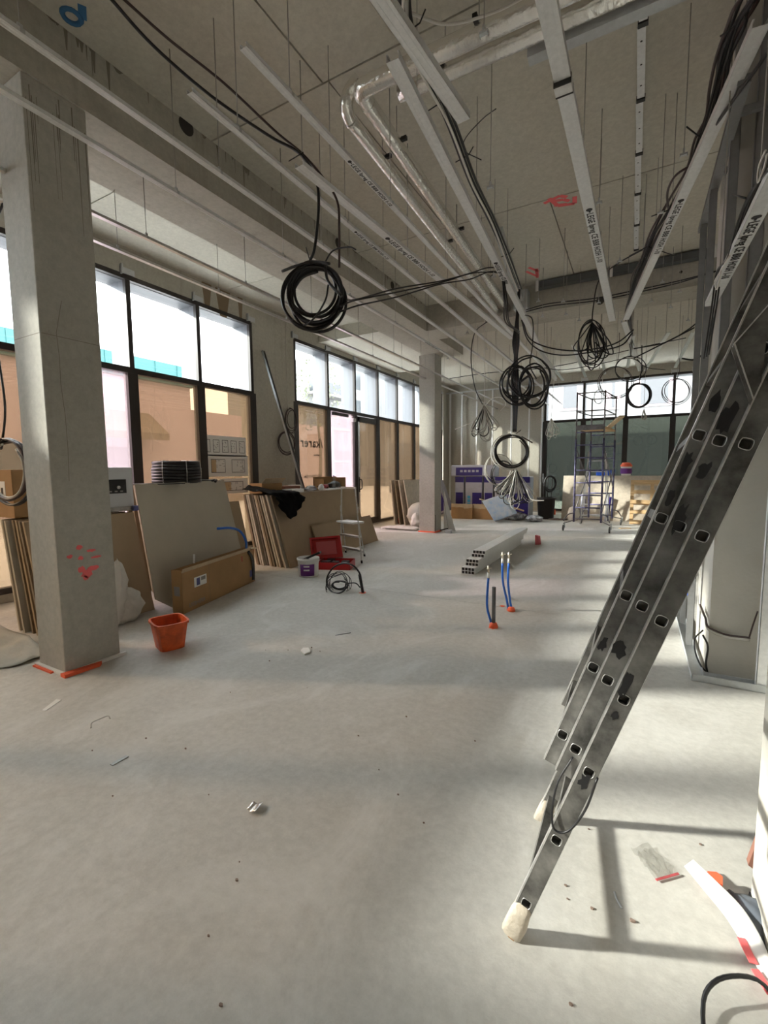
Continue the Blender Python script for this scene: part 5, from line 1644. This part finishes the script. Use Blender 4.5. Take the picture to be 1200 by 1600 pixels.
for k, (a, b, lb) in enumerate([(705, 738, 'squat brown carton with torn top in front of the insulation packs'), (739, 772, 'brown carton half hidden behind the tilted bag')]):
    y_ = 13.15 + .1 * k
    x0, x1 = P(a, 800, 'y', y_).x, P(b, 800, 'y', y_).x
    t = thing('carton', V((x0 + x1) / 2, y_ + .2, 0), lb, 'box', 'cartons before the insulation packs')
    MB().box(x0, x1, y_, y_ + .45, 0, .42).build('carton_body', M['card'], t, bevel=.006)
    rr = R(k + 4)
    for j in range(5):
        xx = x0 + (x1 - x0) * j / 5
        MB().prism([V(xx, y_ - .002, .36 - rr.uniform(0, .05)), V(xx + (x1 - x0) / 5, y_ - .002, .36 - rr.uniform(0, .05)), V(xx + (x1 - x0) / 5, y_ - .002, .45), V(xx, y_ - .002, .46)], (0, .01, 0)).build('torn_flap', M['card_light'], t)
p = [P(px, py, 'y', 12.75) for px, py in [(752, 783), (782, 773), (803, 803), (772, 817)]]
p[3].z = max(.005, p[3].z)
MB().prism(p, (0.05, .28, 0)).build('plaster_bag', M['bagblue'], label='tilted pale blue and white plastic bag in front of the cartons', cat='bag', bevel=.03)
sack((-3.15, 13.55, 0), .36, .32, .26, 7.7, M['film'], 'crumpled shiny black plastic film beside the tilted bag', 'film_heap', cat='film')
sack((-2.52, 13.35, 0), .25, .25, .18, 8.1, M['film'], 'small lump of dark plastic film near the dark bin', 'film_heap', cat='film')
MB().bar(V(-3.55, 13.3, .50), V(-2.85, 13.5, .28), .20, .03).build('wood_offcut', M['wood'], label='wood plank offcut lying across the film heap', cat='plank')
MB().bar(V(-4.05, 13.1, .62), V(-3.65, 13.3, .48), .08, .03).build('wood_offcut', M['wood_pale'], label='short pale batten poking up behind the tilted bag', cat='plank')
t = thing('dark_bin', V(-2.35, 14.2, 0), 'tall dark rubbish bin beside the far glazing', 'bin')
MB().lathe([(0, 0), (.22, 0), (.26, .60), (.275, .61), (.275, .64), (.24, .64), (.21, .04), (0, .04)], V(-2.35, 14.2, 0), 18).build('bin_body', M['black'], t)
for k, (dx, h) in enumerate([(-.08, 1.35), (.02, 1.6), (.10, 1.2)]):
    MB().cyl(V(-2.35 + dx, 14.2, .05), V(-2.35 + dx * 1.5, 14.3, h), .018, 8).build('tube_length', M['rubber'], label=['short grey tube standing in the dark bin', 'tallest grey tube standing in the dark bin', 'thin grey tube leaning out of the dark bin'][k], cat='tube')
MB().tube(smooth(coil_path(V(-2.25, 14.1, 1.05), .16, .22, 4, 151, jit=.12), 4), .02, 7).build('hose_coil', M['black'], label='black hose coil hooked over the dark bin', cat='hose')
MB().tube(smooth(coil_path(V(-1.95, 13.9, .03), .22, .14, 3, 152, v=(0, 1, 0), u=(1, 0, 0), jit=.15, depth=.01), 4), .012, 6).build('red_hose', M['brown_cable'], label='brown cable heap on the floor beside the dark bin', cat='cable')
MB().cyl(fl(866, 804), fl(866, 804) + V(0, 0, .16), .04, 10).build('orange_pot', M['orange'], label='small orange tube standing at the foot of the far glazing', cat='tube')
# by the far pillar
sack((-5.02, 10.85, 0), .26, .24, .62, 9.2, M['sack'], 'tall lumpy white sack beside the far pillar', lean=V(-.02, .05, 0))
sack((-4.90, 10.52, 0), .14, .14, .40, 9.9, M['sack'], 'low white sack tucked behind the far pillar')
b_ = MB()
b_.grid(16, 8, lambda u, v: V(-5.65 + .95 * u, 10.0 + .35 * v, .03 + .05 * math.sin(math.pi * u) * math.sin(math.pi * v) + .02 * abs(nse(u, v, 7))))
b_.build('flat_sack', M['sack'], label='flattened white sack lying on the floor before the far pillar', cat='sack', solid=.03)
t = thing('line_marker', fl(702, 833), 'small grey marking tool on the white floor line by the far pillar', 'tool')
c = fl(702, 833)
MB().box(c.x - .10, c.x + .06, c.y - .05, c.y + .05, 0, .08).build('tool_body', M['galv_dull'], t, bevel=.01)
MB().bar(c + V(-.25, .05, .05), c + V(-.05, .05, .10), .03, .03).build('tool_arm', M['black'], t)
MB().tube([c + V(-.02, 0, .08), P(690, 760, 'y', c.y + .35)], .006, 6).build('tool_cord', M['rod'], t)
MB().prism([V(-4.13, 10.45, 0), V(-3.82, 10.45, 0), V(-4.13, 10.45, 1.0)], (0, .01, 0)).build('white_offcut', M['paper'], label='triangular white board offcut leaning on the far pillar', cat='board')
MB().cyl(fl(622, 818), fl(622, 818) + V(0, 0, .16), .04, 10).build('red_can', M['red'], label='small red can at the foot of the boards by the far pillar', cat='can')

# ------------------------------------------------------------------ scaffold
t = thing('scaffold_tower', V(-1.05, 12.4, 0), 'blue mobile scaffold tower on casters before the far glazing', 'scaffold')
yn, yf_ = 11.9, 13.1
xl, xr = P(898, 760, 'y', yn).x, P(941, 760, 'y', yn).x
bx_, bxr = P(921, 760, 'y', yf_).x, P(958, 760, 'y', yf_).x
posts = {'nl': (xl, yn), 'nr': (xr, yn), 'fl': (bx_, yf_), 'fr': (bxr, yf_)}
for k, (x, y) in posts.items():
    MB().cyl(V(x, y, .20), V(x, y, 2.2), .024, 8).build('post', M['scaf'], t)
    MB().cyl(V(x, y, 2.2), V(x, y, 3.30), .018, 8).build('guard_post', M['scafgrey'], t)
for z in (.28, .55, .85, 1.15, 1.45, 1.75, 2.05, 2.35):
    for y, a, b in ((yn, xl, xr), (yf_, bx_, bxr)):
        MB().cyl(V(a, y, z), V(b, y, z), .016, 7).build('rung', M['scaf'] if z > .5 else M['scafgrey'], t)
for z in (2.85, 3.27):
    for (xa, ya), (xb, yb_) in ((posts['nl'], posts['nr']), (posts['fl'], posts['fr']), (posts['nl'], posts['fl']), (posts['nr'], posts['fr'])):
        MB().cyl(V(xa, ya, z), V(xb, yb_, z), .015, 7).build('guard_rail', M['scafgrey'], t)
for (xa, ya), (xb, yb_), z0, z1 in ((posts['nl'], posts['fl'], .4, 1.5), (posts['nr'], posts['fr'], .4, 1.5), (posts['nl'], posts['fl'], 2.0, 1.0), (posts['nr'], posts['fr'], 2.0, 1.0)):
    MB().cyl(V(xa, ya, z0), V(xb, yb_, z1), .014, 7).build('brace', M['scafgrey'], t)
MB().prism([V(xl, yn, 2.42), V(xr, yn, 2.42), V(bxr, yf_, 2.42), V(bx_, yf_, 2.42)], (0, 0, .05)).build('platform', M['wood'], t)
MB().prism([V(xl - .01, yn - .02, 2.40), V(xr + .01, yn - .02, 2.40), V(xr + .01, yn, 2.40), V(xl - .01, yn, 2.40)], (0, 0, .12)).build('platform_edge', M['scafgrey'], t)
for k, s_ in (('nl', -1), ('nr', 1), ('fl', -1), ('fr', 1)):
    x, y = posts[k]
    sy = -.28 if k[0] == 'n' else .28
    e = V(x + .20 * s_, y + sy, .18)
    MB().tube(smooth([V(x, y, .42), V(x + .12 * s_, y + sy * .6, .38), e + V(0, 0, .06)]), .014, 7).build('outrigger', M['scafgrey'], t)
    MB().cyl(V(x, y, .24), e, .012, 7).build('outrigger', M['scafgrey'], t)
    MB().lathe([(0, -.02), (.05, -.02), (.075, -.012), (.075, .012), (.05, .02), (0, .02)], e + V(0, 0, -.105), 16, ax=V(0, 1, 0), ay=V(0, 0, 1), az=V(1, 0, 0)).build('caster_wheel', M['rubber'], t)
    MB().bar(e + V(.03, 0, -.10), e + V(.03, 0, .04), .03, .012).build('caster_fork', M['galv_dull'], t)
MB().bar(P(951, 668, 'y', 12.6), P(972, 650, 'y', 12.0), .12, .03).build('platform_plank', M['wood_pale'], label='pale plank sticking out over the scaffold platform', cat='plank')
# aluminium steps standing behind the scaffold
t = thing('step_ladder', V(-1.0, 13.7, 0), 'aluminium step ladder standing behind the blue scaffold tower', 'step ladder')
c = V(-.98, 13.40, 0)
for s_ in (-1, 1):
    MB().bar(V(c.x + .32 * s_, c.y - .15, 0), V(c.x + .20 * s_, c.y + .35, 1.95), .03, .06, up=(0, 1, .2)).build('front_leg', M['alu'], t)
    MB().bar(V(c.x + .34 * s_, c.y + .75, 0), V(c.x + .22 * s_, c.y + .40, 1.9), .025, .04, up=(0, 1, -.2)).build('rear_leg', M['alu'], t)
for k in range(6):
    f_ = .12 + .15 * k
    MB().bar(V(c.x - .32 + .12 * f_, c.y - .15 + .5 * f_, 1.95 * f_), V(c.x + .32 - .12 * f_, c.y - .15 + .5 * f_, 1.95 * f_), .09, .03).build('step', M['alu'], t)
# bundle of purple-blue tools and tubes at the scaffold foot
for k, (px, py, h) in enumerate([(906, 812, .75), (909, 813, .62), (946, 815, .80), (949, 814, .68)]):
    c = fl(px, py)
    MB().cyl(c, c + V(.05, .10, h), .035, 8).build('tube_roll', M['bagpurple' if k % 2 else 'bagwhite'], label=['white roll standing at the first scaffold post', 'purple roll standing at the first scaffold post', 'white roll standing at the second scaffold post', 'purple roll standing at the second scaffold post'][k], cat='roll')

# boards, pallet and bucket beyond the scaffold
A, Bq = V(-1.95, 14.45, 0), V(0.75, 14.25, 0)
dn = (Bq - A).normalized()
for k in range(3):
    o = V(.05 * k, .05 * k, 0)
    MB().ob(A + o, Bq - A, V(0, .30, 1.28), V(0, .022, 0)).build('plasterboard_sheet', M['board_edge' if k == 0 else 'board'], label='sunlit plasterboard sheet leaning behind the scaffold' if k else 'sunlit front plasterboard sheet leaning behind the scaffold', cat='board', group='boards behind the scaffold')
t = thing('timber_pallet', V(0.25, 13.7, 0), 'sunlit timber pallet standing on edge against the boards', 'pallet')
o = P(983, 820, 'y', 13.75)
o.z = 0.0
pu, pv = V(1, -.05, 0).normalized(), V(0, .28, 1.15).normalized()
pn_ = pu.cross(pv)
if pn_.y > 0: pn_ = -pn_
for k in range(5):
    MB().ob(o + pv * (.02 + .27 * k), pu * 1.0, pv * .10, pn_ * .022).build('deck_board', M['wood'], t)
for k in range(3):
    MB().ob(o + pu * (.46 * k) - pn_ * .09, pu * .08, pv * 1.2, pn_ * .09).build('stringer', M['wood'], t)
for k in range(3):
    MB().ob(o + pv * (.02 + .53 * k) - pn_ * .112, pu * 1.0, pv * .10, pn_ * .022).build('bottom_board', M['wood_pale'], t)
c = V(P(978, 745, 'y', 14.75).x, 14.68, 1.285)
t = thing('paint_bucket', c, 'white bucket with an orange lid standing on the sunlit boards', 'bucket')
MB().lathe([(0, 0), (.12, 0), (.14, .26), (.145, .27), (0, .27)], c, 18).build('bucket_body', M['white'], t)
MB().lathe([(.143, .05), (.148, .20)], c, 18).build('label', M['purple'], t)
MB().lathe([(.15, .25), (.15, .29), (.10, .36), (0, .37)], c, 18).build('lid', M['orange'], t)
MB().box(-1.05, -.65, 14.62, 14.78, 1.285, 1.45).build('blue_crate', M['bluebox'], label='blue plastic carrier on the sunlit boards', cat='crate', bevel=.02)
sack((-1.55, 13.95, 0), .16, .14, .42, 11.1, M['sack'], 'pale sack at the foot of the sunlit boards beside the scaffold')
MB().bar(fl(968, 826), fl(985, 826), .10, .03).build('wood_offcut', M['wood'], label='brown wood offcut on the floor at the scaffold caster', cat='plank')

# ------------------------------------------------------------------ lower corner: board edge, sheets, tape, litter
t = thing('pale_board', V(.5, 1.3, 0), 'pale plaster board standing on edge beside the ladder', 'board')
MB().box(.405, .43, .55, 1.90, 0.004, .92).build('board', M['render'], t)
MB().box(.43, .50, .55, 1.88, 0.004, .90).build('backing', M['board_dark'], t)
MB().box(.40, .405, .55, 1.905, 0, .01).build('black_edge', M['black'], t)
MB().prism([P(1169, 1352, 'y', 1.93), P(1177, 1358, 'y', 1.93), P(1190, 1296, 'y', 1.93)], (0.0, .03, 0)).build('wood_wedge', mat('red_brown_wood', (.22, .10, .07), .8), label='thin red-brown wood wedge stuck behind the pale board', cat='wedge')
b_ = MB()


def gsheet(u, v):
    a = fl(1128, 1392) * (1 - u) + fl(1165, 1405) * u
    b = fl(1190, 1530) * (1 - u) + fl(1235, 1490) * u
    p_ = a * (1 - v) + b * v
    return V(p_.x, p_.y, .012 + .05 * u * math.sin(math.pi * min(1, v * 1.2)) + .008 * nse(u, v, 6))


b_.grid(10, 16, gsheet)
b_.build('grey_plastic_sheet', mat('slate_plastic', (.10, .115, .14), .4), label='slate grey plastic sheet on the floor against the pale board', cat='sheet', solid=.003)
b_ = MB()


def wstrip(u, v):
    cl_ = smooth([fl(1073, 1362), fl(1108, 1402), fl(1140, 1440), fl(1168, 1485), fl(1190, 1525), fl(1215, 1560)], 4)
    i = min(len(cl_) - 2, int(v * (len(cl_) - 1)))
    f_ = v * (len(cl_) - 1) - i
    p_ = cl_[i] * (1 - f_) + cl_[i + 1] * f_
    w_ = .018 + .022 * math.sin(math.pi * min(1, v * 1.1 + .05))
    return p_ + V(.8, .35, 0) * ((u - .3) * w_ * 1.6) + V(0, 0, .02 + .03 * u)


b_.grid(5, 30, wstrip)
b_.build('white_foam_strip', M['paper'], label='long white foam strip curling along the grey plastic sheet', cat='strip', solid=.003)
for k in range(2):
    a = fl(*[(1164, 1480), (1186, 1530)][k])
    b = fl(*[(1184, 1520), (1212, 1570)][k])
    MB().bar(a + V(-.012, -.005, .03), b + V(-.012, -.005, .03), .022, .004).build('red_stripe_tape', M['pinkpaint'], label=['red warning tape piece on the white foam strip near its middle', 'red warning tape piece at the lower end of the white foam strip'][k], cat='tape')
MB().prism([fl(1104, 1381), fl(1118, 1382), fl(1128, 1390), fl(1128, 1402), fl(1118, 1398)], (0, 0, .05)).build('orange_scrap', M['orange'], label='bright orange plastic scrap between the white strip and the grey sheet', cat='scrap')
MB().tube(smooth([fl(1100, 1640) + V(0, 0, .01), fl(1098, 1580) + V(0, 0, .03), fl(1112, 1566) + V(0, 0, .06), fl(1140, 1560) + V(0, 0, .07), fl(1180, 1560) + V(0, 0, .06), fl(1215, 1572) + V(0, 0, .02)], 3), .006, 6).build('black_wire_loop', M['cable'], label='stiff black wire loop on the floor below the pale board', cat='wire')
# clear zip bag
b_ = MB()
cs = [fl(1025, 1378), fl(1060, 1368), fl(1012, 1322), fl(985, 1330)]
b_.grid(12, 12, lambda u, v: (cs[0] * (1 - u) + cs[1] * u) * (1 - v) + (cs[3] * (1 - u) + cs[2] * u) * v + V(0, 0, .006 + .012 * abs(nse(u, v, 6))))
t = thing('zip_bag', fl(1020, 1350), 'clear plastic zip bag with a red seal lying on the floor', 'bag')
b_.build('bag_film', M['clearfilm'], t)
MB().bar(cs[0] + V(0, 0, .008), cs[1] + V(0, 0, .008), .008, .003).build('red_seal', M['pinkred'], t)
# small litter
def scrap(name, pts, h, m, label, lift=.001):
    MB().prism([fl(*p) + V(0, 0, lift) for p in pts], (0, 0, h)).build(name, m, label=label, cat='scrap')


scrap('paper_strip', [(66, 1110), (72, 1111), (96, 1094), (88, 1093)], .002, M['paper'], 'small white paper strip on the floor near the painted pillar')
scrap('metal_strip', [(172, 1195), (176, 1197), (201, 1183), (197, 1181)], .004, M['galv_dull'], 'short grey metal strip lying alone on the floor')
b_ = MB()
q = [fl(386, 1268), fl(399, 1274), fl(412, 1259), fl(396, 1256)]
b_.grid(8, 4, lambda u, v: (q[0] * (1 - u) + q[1] * u) * (1 - v) + (q[3] * (1 - u) + q[2] * u) * v + V(0, 0, .004 + .022 * abs(u - .35) ** .8))
b_.build('foil_scrap', M['foil'], label='bent piece of shiny foil lying on the floor', cat='scrap', solid=.0015)
MB().tube(smooth([fl(142, 1138), fl(143, 1130), fl(155, 1124), fl(168, 1119), fl(172, 1123)]), .004, 5).build('wire_scrap', M['grey_cable'], label='bent bit of wire on the floor near the painted pillar', cat='wire')
MB().tube([fl(524, 993), fl(548, 989)], .005, 5).build('wire_scrap', M['rubber'], label='straight bit of dark wire on the floor before the conduit loop', cat='wire')
MB().tube(smooth([fl(960, 1394), fl(964, 1405), fl(972, 1420)]), .005, 5).build('screw_scrap', M['galv_dull'], label='long screw lying on the floor beside the ladder foot', cat='screw')
scrap('plaster_crumb', [(470, 1018), (476, 1024), (485, 1020), (482, 1014), (474, 1014)], .012, M['paper'], 'white plaster crumb on the floor beyond the foil scrap')
rr = R(55)
b_ = MB()
for px, py in [(345, 1571), (662, 1286), (742, 1158), (635, 1120), (592, 1203), (622, 1242), (228, 1154), (144, 1173), (326, 1242), (360, 1082), (415, 1016), (421, 1033), (480, 1075), (487, 1012), (500, 1018), (374, 1347), (370, 1376), (326, 1463), (887, 1405), (988, 1440), (892, 1570), (920, 1296), (884, 1384), (925, 1420), (176, 1244), (1095, 1320), (450, 1016), (560, 1150), (290, 1170)]:
    c = fl(px, py)
    r_ = rr.uniform(.0025, .006) * (1.8 if (px, py) in ((345, 1571), (988, 1440)) else 1)
    b_.prism([c + V(r_ * 1.5 * math.cos(a) * rr.uniform(.6, 1), r_ * math.sin(a) * rr.uniform(.6, 1), 0) for a in [k * 1.05 for k in range(6)]], (0, 0, r_ * .9))
b_.build('crumbs', M['mortar'], label='tiny dark crumbs scattered over the floor', cat='debris', kind='stuff')
